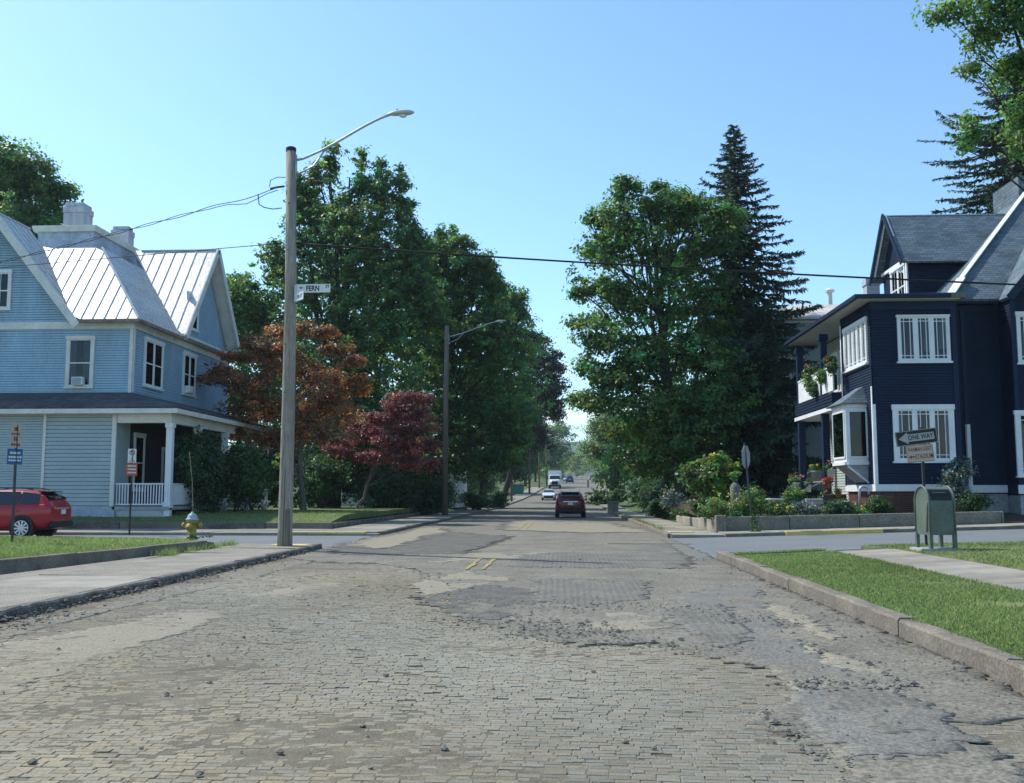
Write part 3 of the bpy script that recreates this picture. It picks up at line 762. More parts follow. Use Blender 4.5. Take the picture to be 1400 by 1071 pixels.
# grass blades
def blades(areas, label, hgt=(.03,.07)):
    V, F, Cc = [], [], []
    tot = 0
    for (n, sampler, zf) in areas:
        pts = np.array([sampler() for _ in range(n)])
        keep = sinnoise(pts[:,0], pts[:,1], 2.4, 19)+NR.normal(0,.25,n) > -.62; pts = pts[keep]; n = len(pts)
        zz = np.array([zf(p[0], p[1]) for p in pts])
        an = NR.uniform(0, 2*np.pi, n); h = NR.uniform(hgt[0], hgt[1], n); w = NR.uniform(.004,.009, n)*1.4
        patchy = 1+.25*sinnoise(pts[:,0], pts[:,1], 1.3, 8); h = h*np.clip(patchy, .5, 1.6)
        lx, ly = NR.normal(0,.5,n)*h, NR.normal(0,.5,n)*h
        a = np.stack([pts[:,0]-np.cos(an)*w, pts[:,1]-np.sin(an)*w, zz], 1); b = np.stack([pts[:,0]+np.cos(an)*w, pts[:,1]+np.sin(an)*w, zz], 1)
        c = np.stack([pts[:,0]+lx, pts[:,1]+ly, zz+h], 1)
        v = np.stack([a,b,c],1).reshape(-1,3); V.append(v)
        k = (NR.uniform(.7,1.3,n)*np.clip(1+.22*sinnoise(pts[:,0],pts[:,1],.9,9),.6,1.5))[:,None]*np.array([1,1,1])
        dry = (NR.random(n) < .10+.10*np.clip(sinnoise(pts[:,0],pts[:,1],1.7,12),-.5,1))[:,None]; k = np.where(dry, k*np.array([1.8,1.35,1.3]), k)
        Cc.append(np.repeat(k,3,axis=0)); tot += n
    V = np.concatenate(V); Cc = np.concatenate(Cc)
    return fast_mesh("grass", V, 3, Cc, "blade", None, kind="stuff", label=label)
def fast_mesh(name, V, k, cols, m, parent, org=(0,0,0), **props):
    n = len(V)//k; me = bpy.data.meshes.new(name)
    me.vertices.add(len(V)); me.vertices.foreach_set("co", (V-np.array(org)).astype(np.float32).ravel())
    me.loops.add(len(V)); me.loops.foreach_set("vertex_index", np.arange(len(V), dtype=np.int32))
    me.polygons.add(n); me.polygons.foreach_set("loop_start", np.arange(0, len(V), k, dtype=np.int32))
    try: me.polygons.foreach_set("loop_total", np.full(n, k, dtype=np.int32))
    except Exception: pass
    me.update(calc_edges=True)
    color_attr(me, cols)
    return link(name, me, m, org, parent, **props)
rr = random.Random(23)
def near_y(a, b): return a + (b-a)*rr.random()**1.5
def s_verge(): return (rr.uniform(3.62,5.8), near_y(6.5,22))
def s_right(): y = near_y(12,22); return (rr.uniform(7.05, min(14, .47*y+1.5)), y)
def s_mail(): y = rr.uniform(22,24.6); return (rr.uniform(7.1,13.5), y)
def s_tri(): return (rr.uniform(3.68,5.8), rr.uniform(22.6,23.7))
def s_left():
    y = 17+(27.2-17)*rr.random(); e = edge_l(y)-.15-max(0,(y-24.8))*.9; return (rr.uniform(-.62*y-2, e), y)
def s_house(): return (rr.uniform(-26,-9.6), 39.97+rr.random()**1.5*12)
blades([(60000, s_verge, lawn_r), (16000, s_right, lawn_r), (6000, s_mail, lambda x,y: lawn_r(x,y)-.03*(y-22)), (2500, s_tri, lambda x,y: lawn_r(x,y)-.06*(y-22.6))], "mown grass blades of the lawns on the right", (.015,.05))
blades([(36000, s_left, lawn_l)], "mown grass blades of the left corner lawn", (.035,.075))
blades([(26000, s_house, lawn_h)], "grass blades of the pale blue house's front lawn", (.05,.10))
# weeds along kerbs and wall feet
def s_weed():
    t = rr.random()
    if t < .4: return (3.66+abs(rr.gauss(0,.1)), rr.uniform(38,70))
    return (-9.0+rr.gauss(0,.1), rr.uniform(22,27))
blades([(2600, s_weed, lambda x,y: .1+(rise(x)+.03 if x > 5 else 0))], "weeds growing out of the kerb joints", (.08,.22))
# ------------------------------------------------------------------ building helpers
def siding(b, F, u0, u1, z0, z1, step=.11, clip=None, proud=.02):
    """lapped boards: each course its own sloping strip with a shadow-casting lower edge"""
    n = max(1, int(round((z1-z0)/step))); h = (z1-z0)/n
    for i in range(n):
        za, zb = z0+i*h, z0+(i+1)*h
        a, c = (u0, u1) if clip is None else clip((za+zb)/2)
        if c-a < .05: continue
        g = .2*h; zl = za+g
        b.add([F(a,proud+.018,zl),F(c,proud+.018,zl),F(c,proud,zb),F(a,proud,zb),F(a,0,zl),F(c,0,zl),F(a,0,zb),F(c,0,zb)], [(0,1,2,3),(4,5,1,0),(3,2,7,6)])
def roofplane(name, pts, m, parent, th=.1, **props):
    pts = [Vector(p) for p in pts]; n = (pts[1]-pts[0]).cross(pts[2]-pts[0]).normalized()
    if n.z < 0: pts = pts[::-1]; n = -n
    b = MB().slab(pts, th, n); ob = b.build(name, m, parent, **props)
    h = Vector((-n.y, n.x, 0)); h = h.normalized() if h.length > 1e-4 else Vector((1,0,0)); up = n.cross(h)
    me = ob.data; uv = me.uv_layers.new(name="UVMap"); org = WL[ob.name]
    for lp in me.loops:
        p = me.vertices[lp.vertex_index].co + org; uv.data[lp.index].uv = (p.dot(h), p.dot(up))
    return ob
def rail(b, p, q, w=.05, h=.05):
    p, q = Vector(p), Vector(q); d = (q-p).normalized(); s = d.cross(Vector((0,0,1)))
    s = s.normalized()*w/2 if s.length > 1e-4 else Vector((w/2,0,0)); t = s.cross(d).normalized()*h/2
    b.hexa([p-s-t, p+s-t, p+s+t, p-s+t], [q-s-t, q+s-t, q+s+t, q-s+t])
class Boards:
    """each board of the trim is an object of its own"""
    def __init__(s, name, m, parent): s.a = (name, m, parent)
    def fbox(s, *k): MB().fbox(*k).build(*s.a)
def window(F, u0, u1, z0, z1, parent, fm="white_trim", trim=.12, sashes=1, style="double", curtain=None, sill=True, head=.16, back="dim_room", depth=.095, cols=1):
    b = MB()
    b.fbox(F,u0-trim,u0,0,depth,z0-.02,z1); b.fbox(F,u1,u1+trim,0,depth,z0-.02,z1); b.fbox(F,u0-trim-.03,u1+trim+.03,0,depth+.025,z1,z1+head)
    b.fbox(F,u0,u1,0,depth-.02,z0-.02,z0+.04)
    fr = b.build("window", fm, parent)
    if sill: MB().fbox(F,u0-trim-.05,u1+trim+.05,.0,depth+.06,z0-.09,z0-.02).build("sill", fm, fr)
    MB().fbox(F,u0,u1,.042,.046,z0,z1).build("room", back, fr)
    if curtain:
        for (a, c, za, zb) in curtain:
            cb = MB(); n = max(4, int((c-a)/.05)); wv = lambda i: .054+.004*math.sin(i*1.9)
            for i in range(n):
                p, q = a+(c-a)*i/n, a+(c-a)*(i+1)/n
                cb.add([F(p,wv(i),za),F(q,wv(i+1),za),F(q,wv(i+1),zb),F(p,wv(i),zb)],[(0,1,2,3)])
            cb.build("curtain","curtain",fr)
    sw = (u1-u0)/sashes; mb = MB(); fw = .05
    for s in range(sashes):
        a, c = u0+s*sw, u0+(s+1)*sw
        if s: mb.fbox(F,a-.05,a+.05,.045,depth-.008,z0+.04,z1)
        e0, e1 = a+(.05 if s else 0), c-(.05 if s < sashes-1 else 0)
        mb.fbox(F,e0,e0+fw,.045,.08,z0+.04,z1); mb.fbox(F,e1-fw,e1,.045,.08,z0+.04,z1)
        mb.fbox(F,e0+fw,e1-fw,.045,.078,z1-fw,z1); mb.fbox(F,e0+fw,e1-fw,.045,.078,z0+.04,z0+.04+fw)
        zm = (z0+z1)/2
        if style == "double":
            mb.fbox(F,e0+fw,e1-fw,.045,.082,zm-.03,zm+.03)
            for k in range(1, cols): x = e0+fw+(e1-e0-2*fw)*k/cols; mb.fbox(F,x-.012,x+.012,.056,.074,z0+.09,z1-fw)
            rows = [(z0+.09, zm-.03), (zm+.03, z1-fw)]
        elif style == "prairie":
            g = min(.2, (e1-e0)*.2)
            for x in (e0+fw+g, e1-fw-g): mb.fbox(F,x-.014,x+.014,.056,.075,z0+.09,z1-fw)
            for z in (z1-fw-g*1.05, z0+.09+g*1.05): mb.fbox(F,e0+fw,e1-fw,.056,.073,z-.014,z+.014)
            rows = [(z0+.09, z1-fw)]
        else: rows = [(z0+.09, z1-fw)]
        for (za, zb) in rows: MB().fbox(F,e0+fw,e1-fw,.062,.066,za,zb).build("pane","glass",fr)
    mb.build("sash", fm, fr)
    return fr

# ------------------------------------------------------------------ pale blue house on the left
BH = thing("blue_house", (-24,46,.6), "pale blue clapboard house with shining silver metal roof behind the red car", "house")
FS = frame((0,43.5,0),(1,0,0),(0,-1,0)); FP = frame((0,42.0,0),(1,0,0),(0,-1,0)); FE = frame((-19.42,0,0),(0,1,0),(1,0,0))
w = MB()
w.box(-30.3,-19.48,43.53,56.2,.4,9.3)
w.add([(-30.1,43.53,9.3),(-22.1,43.53,9.3),(-26.1,43.53,14.3),(-30.1,46.5,9.3),(-22.1,46.5,9.3),(-26.1,46.5,14.3)],[(0,1,2),(3,5,4),(0,2,5,3),(1,4,5,2)])
w.add([(-19.44,48.3,9.3),(-19.44,55.9,9.3),(-19.44,52.1,14.35),(-23,48.3,9.3),(-23,55.9,9.3),(-23,52.1,14.35)],[(0,1,2),(3,5,4),(0,2,5,3),(1,4,5,2)])
siding(w, FS, -30.3,-19.42,5.4,8.95,.115)
siding(w, FS, -30,-22,9.25,14.2,.115, lambda z: (-26.1-(14.3-z)*.8+.02, -26.1+(14.3-z)*.8-.02))
siding(w, FE, 43.5,56.2,5.4,9.0,.115)
siding(w, FE, 48,56,9.25,14.2,.115, lambda z: (52.1-(14.35-z)*.752+.02, 52.1+(14.35-z)*.752-.02))
w.build("wall","blue_siding",BH)
w = MB(); w.box(-30.3,-19.40,42.03,43.52,.4,5.2); siding(w, FP, -30.3,-22.56,.98,4.95,.115); siding(w, FP, -22.44,-19.5,.98,4.95,.17); w.build("enclosed_porch_wall","grey_blue_siding",BH)
w = MB(); siding(w, FE, 43.5,56.2,1.0,5.3,.115); w.box(-19.47,-19.41,43.5,56.2,.9,5.3); w.build("porch_wall","porch_shade_paint",BH)
fd = MB(); fd.box(-30.3,-19.3,42.0,42.15,.3,.97); fd.build("foundation","painted_brick",BH)
t = Boards("trim_board","old_trim",BH)
t.fbox(FS,-30.4,-19.35,.04,.075,8.93,9.26); t.fbox(FE,43.4,56.2,.04,.075,8.95,9.25)
t.fbox(FS,-19.56,-19.40,.04,.065,5.9,8.92); t.fbox(FE,43.44,43.60,.04,.065,5.9,8.94)
t.fbox(FP,-22.56,-22.44,.0,.07,.97,4.95); t.fbox(FP,-19.5,-19.32,.0,.08,.97,4.95); t.fbox(FP,-30.3,-19.3,.04,.065,4.93,5.05)
for s in (-1, 1):                                           # rake boards
    for (pa, pb) in (((-26.1,42.86,14.42),(-26.1+s*4.35,42.86,14.42-4.35*1.25)),((-18.70,52.1,14.66),(-18.70,52.1+s*4.2,14.66-4.2*1.29))): b = MB(); rail(b,pa,pb,.08,.34); b.build("rake_board","old_trim",BH)
    b = MB(); e = 4.3
    b.add([(-18.75,52.1,14.48),(-19.42,52.1,14.48),(-19.42,52.1+s*4.15,14.48-4.15*1.29),(-18.75,52.1+s*4.15,14.48-4.15*1.29)],[(0,1,2,3)]); b.build("soffit","old_trim",BH)
t.fbox(FE,47.9,56.3,.06,.6,9.3,9.42)
# metal roof, one object per panel between standing seams
rf = MB(); rf.slab([(-22.3,43.02,9.16),(-19,43.02,9.16),(-19,48,9.16),(-22.4,46.35,13.25),(-25.4,46.35,13.25)],.02,(0,0,1))
gut = MB(); gut.box(-22.15,-18.92,42.86,43.0,9.13,9.27); gut.box(-18.99,-18.86,43.0,47.95,9.13,9.27)
roofL = gut.build("roof","roof_rust",BH)
def strips(fn, a, b_, wd, axis, mtl="roof_metal", seam_w=.016):
    """fn(c) -> (low point, high point) of the slope at coordinate c along the eave"""
    n = max(1, int(round((b_-a)/wd))); ws = (b_-a)/n
    for i in range(n):
        c0, c1 = a+i*ws+.006, a+(i+1)*ws-.006
        l0, h0 = fn(c0); l1, h1 = fn(c1)
        l0, h0, l1, h1 = map(Vector, (l0,h0,l1,h1))
        if (h0-l0).length < .12 and (h1-l1).length < .12: continue
        bb = MB(); nrm = (l1-l0).cross(h0-l0)
        if nrm.length < 1e-5: nrm = (l1-l0).cross(h1-l0)
        nrm = nrm.normalized(); nrm = -nrm if nrm.z < 0 else nrm
        k = R.uniform(0,.006)
        bb.slab([l0+nrm*k,l1+nrm*k,h1+nrm*k,h0+nrm*k],.03,nrm)
        if (h0-l0).length > .2: rail(bb, l0+nrm*.014, h0+nrm*.014, seam_w, .03)
        bb.build("roof_panel", mtl, roofL)
gz = lambda X: 14.4-1.25*(X+26.1)
sz = lambda Y: 9.3+(Y-43)*1.242
ez = lambda X: 9.3+(-19-X)*1.206
mz = lambda Y: 14.68-(52.1-Y)*1.29
def f_s(X):
    lo = max(43.0, 43+(5.1-1.25*(X+26.1))/1.242); hi = min(46.3, 43+(-19-X)*3.3/3.4); hi = max(hi, lo); return (X,lo,sz(lo)), (X,hi,sz(hi))
def f_e(Y):
    lo = -19.0 if Y < 48 else -19-(mz(Y)-9.3)/1.206; hi = max(-22.4, -19-(Y-43)*3.4/3.3); hi = min(hi, lo); return (lo,Y,ez(lo)), (hi,Y,ez(hi))
def f_m(X):
    lo = 47.88 if X > -19 else 52.1-(14.68-ez(X))/1.29; return (X,min(lo,52.1),mz(min(lo,52.1))), (X,52.1,mz(52.1))
def f_g(Y):
    hi = -26.1; lo = min(-21.95, -26.1+(5.1-max(0,(Y-43))*1.242)/1.25); lo = max(lo, hi); return (lo,Y,gz(lo)), (hi,Y,gz(hi))
strips(f_s,-25.4,-19.0,.53,'x'); strips(f_e,43.0,51.1,.5,'y'); strips(f_m,-23.4,-18.75,.58,'x'); strips(f_g,42.9,46.3,.5,'y')
MB().slab([(-26.1,42.9,14.4),(-26.1,46.3,14.4),(-30.4,46.3,9.05),(-30.4,42.9,9.05)],.05).build("roof_panel","roof_metal",roofL)
MB().slab([(-18.75,52.1,14.68),(-23.4,52.1,14.68),(-23.4,56.4,9.13),(-18.75,56.4,9.13)],.05).build("roof_panel","roof_metal",roofL)
for (pa, pb) in (((-18.72,52.1,14.70),(-23,52.1,14.70)),((-26.1,42.9,14.43),(-26.1,46.4,14.43)),((-19,43,9.33),(-22.4,46.3,13.43))): cb = MB(); rail(cb,pa,pb,.1,.05); cb.build("ridge_cap","roof_seam",roofL)
LA, LB = atY(52,320,48.1), atY(128,317,48.1)
dk = MB(); dk.box(LA.x,LB.x,48.1,55,12.9,LB.z); dk.build("roof_lantern_wall","painted_brick",BH)
dk = MB(); x0, x1, zt = LA.x, LB.x, LB.z; dk.hexa([(x0-.15,47.95,zt),(x1+.15,47.95,zt),(x1+.15,55.2,zt),(x0-.15,55.2,zt)],[(x0-.22,47.85,zt+.26),(x1+.22,47.85,zt+.26),(x1+.22,55.4,zt+.26),(x0-.22,55.4,zt+.26)]); dk.box(x0-.2,x1+.2,47.9,55.3,zt+.265,zt+.30); dk.build("lantern_cornice","old_trim",BH)
MB().slab([(-25.4,46.28,13.36),(-22.38,46.28,13.36),(-22.38,53,13.36),(-25.4,53,13.36)],.08,(0,0,1)).build("roof_deck","roof_metal",BH)
def chimney(px0, px1, pyt, Y, zb, m, dep=.8):
    a, c = atY(px0,pyt,Y), atY(px1,pyt,Y); ztop = a.z
    b = MB(); b.box(a.x,c.x,Y,Y+dep,zb,ztop-.55); b.box(a.x-.05,c.x+.05,Y-.05,Y+dep+.05,ztop-.55,ztop-.22); b.box(a.x+.03,c.x-.03,Y+.03,Y+dep-.03,ztop-.22,ztop)
    ch = b.build("chimney",m,BH,bevel=.03); z = zb; k = 0
    while z < ztop-.6:
        MB().box(a.x-.012,c.x+.012,Y-.012,Y+dep+.012,z,z+.075).build("brick_course",m,ch); z += .092
    return ch
chimney(88,115,277,50.0,14.8,"chimney_paint",1.0); chimney(153,176,309,53.5,13.5,"chimney_paint",.7)
# windows
window(FS,-22.33,-21.3,6.3,8.45,BH,"old_trim",.13,curtain=[(-22.28,-21.98,6.5,8.4),(-21.66,-21.34,6.5,8.4)],cols=1,back="dim_room")
window(FS,-26.95,-25.3,9.9,11.55,BH,"white_trim",.12,sashes=2,cols=2)
for (a, c, z0, z1) in ((44.75,46.6,6.5,8.6),(49.45,50.9,6.6,8.6),(49.75,51.0,10.05,11.75)):
    window(FE,a,c,z0,z1,BH,"white_trim",.14,sashes=2 if c-a > 1.3 else 1,curtain=[(a+.1,a+.5,z0,z1)])
window(FE,44.0,44.9,1.7,4.1,BH,"white_trim",.12); window(FE,47.2,48.1,1.0,3.6,BH,"white_trim",.14,style="fixed",sill=False); window(FE,50.5,52,1.7,4.1,BH,"white_trim",.12,sashes=2)
ac = MB(); ac.fbox(FS,-22.05,-21.55,.03,.32,6.36,6.72); a_ = ac.build("air_conditioner","white_trim",BH,bevel=.02)
g = MB(); g.fbox(FS,-22.0,-21.6,.322,.33,6.40,6.68); g.build("grille","bare_metal",a_)
ac = MB(); ac.fbox(FE,49.55,50.1,.03,.35,6.63,7.0); ac.build("air_conditioner","white_trim",BH,bevel=.02)
# porch
roofplane("porch_roof",[(-30.5,41.4,5.22),(-16.45,41.4,5.22),(-19.42,43.5,6.05),(-30.5,43.5,6.05)],"shingle_dark",BH,.1)
roofplane("porch_roof",[(-16.45,41.4,5.22),(-16.45,56.6,5.22),(-19.42,56.6,6.05),(-19.42,43.5,6.05)],"shingle_dark",BH,.1)
p = MB(); p.box(-30.5,-16.46,41.42,41.5,4.93,5.13); p.box(-16.55,-16.47,41.5,56.6,4.93,5.13)
p.add([(-30.5,41.5,4.95),(-16.55,41.5,4.95),(-16.55,42.0,4.97),(-30.5,42.0,4.97)],[(0,1,2,3)])
p.box(-19.3,-16.9,41.95,42.2,4.55,4.97); p.box(-17.15,-16.9,42.2,56.5,4.55,4.97); p.box(-19.4,-16.56,42.2,56.5,4.98,5.02)
p.build("porch_beam","old_trim",BH)
MB().box(-19.4,-17.2,48.0,48.1,.96,4.97).build("porch_shade_panel","porch_shade_paint",BH); MB().box(-19.4,-16.95,42.3,56.4,4.90,4.97).build("porch_ceiling","porch_shade_paint",BH)  # panel added across the porch; it and the ceiling coloured dark as shade
MB().box(-19.4,-16.9,42.0,56.3,.82,.96).build("porch_floor","stone_grey",BH)
for y in (42.05,45.3,49.0,52.6,55.9):
    b = MB(); b.box(-17.16,-16.9,y,y+.26,.55,4.55); b.box(-17.2,-16.86,y-.04,y+.3,4.35,4.56); b.box(-17.2,-16.86,y-.04,y+.3,.9,1.15); b.build("porch_post","white_trim",BH)
def railing(parent, p, q, z0, z1, n, m="white_trim"):
    p, q = Vector(p), Vector(q); b = MB(); rail(b, p+Vector((0,0,z1)), q+Vector((0,0,z1)), .09, .06); rail(b, p+Vector((0,0,z0)), q+Vector((0,0,z0)), .06, .06)
    rr_ = b.build("railing",m,parent)
    for i in range(n):
        c = p.lerp(q,(i+.5)/n); MB().box(c.x-.022,c.x+.022,c.y-.022,c.y+.022,z0+.03,z1-.03).build("baluster",m,rr_)
railing(BH,(-19.32,42.1,0),(-17.2,42.1,0),1.05,1.93,17)
railing(BH,(-17.03,42.35,0),(-17.03,45.25,0),1.05,1.93,20)
lt = MB()
for i in range(34):
    for s in (1,-1):
        x = -19.35+i*.07
        a, c = (x, .42), (x+s*.4, .82)
        if -19.4 < c[0] < -17.0: rail(lt,(a[0],42.06+.012*s,a[1]),(c[0],42.06+.012*s,c[1]),.012,.02)
lt.build("lattice","white_trim",BH); MB().box(-19.4,-17.0,42.12,42.16,.3,.82).build("lattice_backing","painted_brick",BH)

# ------------------------------------------------------------------ navy house on the right
NH = thing("navy_house", (16,44,1.0), "dark navy clapboard house with white windows and grey shingle roof", "house")
XW = 11.77
GS = frame((0,38.5,0),(1,0,0),(0,-1,0)); GW = frame((XW,0,0),(0,1,0),(-1,0,0)); GM = frame((0,39.8,0),(1,0,0),(0,-1,0)); GB = frame((0,38.75,0),(1,0,0),(0,-1,0)); GC = frame((17.15,0,0),(0,1,0),(-1,0,0))
w = MB(); w.box(XW+.03,14.98,38.53,42.5,1.58,8.93); w.box(14.95,24,39.83,54,1.5,9.1); w.box(17.18,24,38.78,40,1.45,9.1); w.box(12.9,14.95,42.5,49.5,.6,8.9)
siding(w,GS,XW,14.95,1.84,8.9,.105); siding(w,GW,38.5,42.5,1.84,8.9,.105); siding(w,GM,14.97,17.15,1.84,9.0,.105); siding(w,GB,17.15,24,1.84,9.1,.105); siding(w,GC,38.75,39.8,1.84,9.0,.105)
siding(w,GB,17,24,9.1,13.1,.105,lambda z: (17.15+(z-9.1)/1.2, 24))
w.build("wall","navy_siding",NH)
t = Boards("corner_board","navy_plain",NH); t.fbox(GS,14.78,14.98,.04,.065,1.84,8.9); t.fbox(GM,15.65,15.8,.04,.065,1.84,9.0); t.fbox(GB,17.12,17.3,.04,.065,1.84,9.0); t.fbox(GS,XW-.03,15.0,.04,.075,8.55,8.9); t.fbox(GM,15.0,17.2,.04,.075,8.7,9.0)
t.fbox(GW,42.3,42.46,.04,.065,1.84,8.9)
t = Boards("base_board","fresh_white",NH); t.fbox(GS,XW-.03,14.98,.0,.055,1.6,1.86); t.fbox(GW,38.44,42.5,.0,.055,1.6,1.86); t.fbox(GM,14.98,17.15,.0,.055,1.55,1.84); t.fbox(GB,17.1,24,.0,.055,1.5,1.84)
t.fbox(GW,38.46,38.58,.04,.065,1.86,5.6); t.fbox(GS,XW-.045,XW+.06,.04,.065,1.86,4.9); t.fbox(GW,42.4,42.52,.05,.07,4.9,8.6)
fb = MB(); fb.box(XW+.06,14.95,38.6,38.75,.3,1.6); fb.box(XW+.06,XW+.2,38.75,42.5,.3,1.6); nb = fb.build("foundation","mortar",NH)
for i in range(18):                                    # brick courses of the foundation
    z = .36+i*.07
    b = MB(); off = .1*(i%2); x = XW+.07+off
    while x < 14.85: b.box(x,min(x+.195,14.94),38.575,38.62,z,z+.058); x += .207
    y = 38.62+off
    while y < 42.3: b.box(XW+.035,XW+.08,y,y+.195,z,z+.058); y += .207
    b.build("brick_course","red_brick",nb)
fb = MB(); fb.box(14.96,17.3,39.85,40.1,.3,1.55); fb.box(17.2,24,38.8,40.1,.3,1.5); fb.box(14.96,15.1,38.6,39.85,.3,1.6); fb.build("foundation","stone_grey",NH)
cur = lambda a, c, z0, z1: [(a+.02, a+.34, z0, z1), (c-.34, c-.02, z0, z1)]
window(GS,12.84,14.62,6.55,8.24,NH,"fresh_white",.09,sashes=3,style="prairie",curtain=[(13.72,13.98,6.9,8.2),(14.3,14.6,7.0,8.2)],head=.09,sill=True)
window(GS,12.62,14.56,2.75,4.68,NH,"fresh_white",.17,sashes=3,style="prairie",curtain=[(12.66,12.82,2.8,4.65),(14.4,14.54,2.8,4.65)],head=.2)
window(GW,38.95,41.85,6.58,8.2,NH,"fresh_white",.12,sashes=5,style="prairie",head=.16,curtain=[(39,41.8,6.6,7.5)])
window(GB,17.42,18.8,6.5,8.3,NH,"fresh_white",.1,sashes=2,style="prairie"); window(GB,17.25,18.9,2.2,4.5,NH,"fresh_white",.16,sashes=2,style="prairie")
# box bay on the street side
bay = MB(); bay.box(10.92,XW,39.3,41.15,2.62,5.0); bay_o = bay.build("bay","fresh_white",NH)
BS = frame((0,39.3,0),(1,0,0),(0,-1,0)); BWf = frame((10.92,0,0),(0,1,0),(-1,0,0))
for (F, a, c) in ((BS,11.07,11.68),(BWf,39.45,41.0)):
    MB().fbox(F,a,c,.004,.01,2.95,4.68).build("room","dim_room",bay_o); MB().fbox(F,a,c,.03,.036,2.95,4.68).build("pane","glass",bay_o)
    b = MB(); b.fbox(F,a-.06,a,0,.05,2.9,4.73); b.fbox(F,c,c+.06,0,.05,2.9,4.73); b.fbox(F,a,c,0,.05,4.68,4.74); b.fbox(F,a,c,0,.05,2.88,2.95); b.fbox(F,a-.12,c+.1,.0,.08,2.62,2.74); b.fbox(F,a-.1,c+.08,.0,.06,4.86,5.0); b.build("frame","fresh_white",bay_o)
MB().add([(10.95,39.33,2.62),(XW,39.33,2.62),(XW,41.1,2.62),(10.95,41.1,2.62),(XW-.05,39.33,1.95),(XW-.05,41.1,1.95)],[(0,3,5,4),(0,4,1),(3,2,5)]).build("bay_bracket","stone_grey",bay_o)
b = MB(); rail(b,(10.95,39.31,2.58),(XW-.03,39.31,1.93),.05,.07); b.build("bracket_edge","fresh_white",bay_o)
ap0, ap1 = (XW+.02,39.75,5.75), (XW+.02,40.7,5.75)
roofplane("bay_roof",[(10.72,39.1,5.0),(XW+.02,39.1,5.0),ap0],"shingle_blue",NH,.04); roofplane("bay_roof",[(10.72,41.35,5.0),(10.72,39.1,5.0),ap0,ap1],"shingle_blue",NH,.04); roofplane("bay_roof",[(XW,41.35,5.0),(10.72,41.35,5.0),ap1],"shingle_blue",NH,.04)
# two-storey porch
for (x, y) in ((11.5,49.0),(11.5,44.55)):
    pc = MB(); pc.box(x-.15,x+.15,y-.15,y+.15,.9,5.2); pc.box(x-.14,x+.14,y-.14,y+.14,5.8,8.55); pc.box(x-.2,x+.2,y-.2,y+.2,8.3,8.56)
    pc.build("porch_column","navy_plain",NH)
bnd = MB(); bnd.box(11.32,12.9,42.55,49.3,5.2,5.78); FB = frame((11.32,0,0),(0,1,0),(-1,0,0)); siding(bnd,FB,42.55,49.3,5.25,5.78,.13); bnd.build("porch_deck","navy_siding",NH)
MB().box(11.26,12.9,42.55,49.36,5.02,5.19).build("deck_board","fresh_white",NH)
for (a, c) in ((42.6,44.35),(44.75,48.8)):
    q = MB(); q.box(11.36,11.42,a,c,5.86,6.85); q.box(11.33,11.5,a,c,6.86,6.93); q.build("porch_panel","fresh_white",NH)
MB().box(11.35,12.9,42.5,49.3,.9,1.05).build("porch_floor","stone_grey",NH)
b = MB(); rail(b,(11.5,44.7,2.05),(11.5,48.9,2.05),.06,.06); b.build("porch_rail","bare_metal",NH)
PW = frame((12.9,0,0),(0,1,0),(-1,0,0)); q = MB(); siding(q,PW,42.5,49.5,1.1,5.0,.12); siding(q,PW,42.5,49.5,5.8,8.8,.12); q.build("porch_back_wall","pale_siding",NH)
window(PW,45.5,46.6,6.3,8.0,NH,"fresh_white"); window(PW,47.2,48.2,6.3,8.0,NH,"fresh_white")
# low roof over the front block and porch
lo = MB(); lo.hexa([(11.15,37.95,8.9),(15.2,37.95,8.9),(15.2,49.9,8.9),(11.15,49.9,8.9)],[(11.15,37.95,9.06),(15.2,37.95,9.1),(15.2,49.9,9.2),(11.15,49.9,9.06)]); lo.build("low_roof","flat_roofing",NH)
g = MB(); g.box(11.02,11.14,37.95,49.95,8.9,9.04); g.box(11.02,14.6,37.82,37.94,8.9,9.04); g.build("gutter","navy_plain",NH)
MB().box(11.18,15.0,38.0,49.85,8.86,8.895).build("soffit","pale_siding",NH)
# main hip roof
S = 1.0; e0 = (15.0,39.3,9.1); T = (21.2,45.5,9.1+6.2*S)
roofplane("roof",[(15.0,52,9.1),e0,T,(21.2,48,T[2])],"shingle_blue",NH,.12)
roofplane("roof",[e0,(27.5,39.3,9.1),(21.3,45.5,T[2]),T],"shingle_blue",NH,.12)
tb = roofplane("roof_turret",[(20.75,45.4,15.95),(23.5,45.4,15.95),(23.5,48.1,15.95),(20.75,48.1,15.95)],"shingle_blue",NH,2.2)
for lp in tb.data.loops: v = tb.data.vertices[lp.vertex_index].co; tb.data.uv_layers[0].data[lp.index].uv = (v.x+v.y, v.z)
b = MB(); rail(b,(e0[0]-.02,e0[1]-.02,e0[2]+.06),(T[0],T[1],T[2]+.06),.2,.05); rail(b,(15.02,39.22,9.13),(15.9,40.1,10.1),.34,.05); b.build("hip_flashing","fresh_white",NH)
MB().box(15.02,17.0,39.35,39.8,8.93,8.97).build("soffit","navy_plain",NH)
# gabled wing at the right edge
roofplane("roof",[(16.95,38.2,9.0),(20.7,38.2,13.5),(20.7,43.6,13.5),(16.95,39.25,9.02)],"shingle_blue",NH,.12); roofplane("roof",[(20.7,38.2,13.5),(24.4,38.2,9.0),(24.4,39.3,9.0),(20.7,43.7,13.5)],"shingle_blue",NH,.12)
b = MB(); rail(b,(16.9,38.16,8.9),(20.7,38.16,13.46),.08,.3); b.build("rake_board","navy_plain",NH)
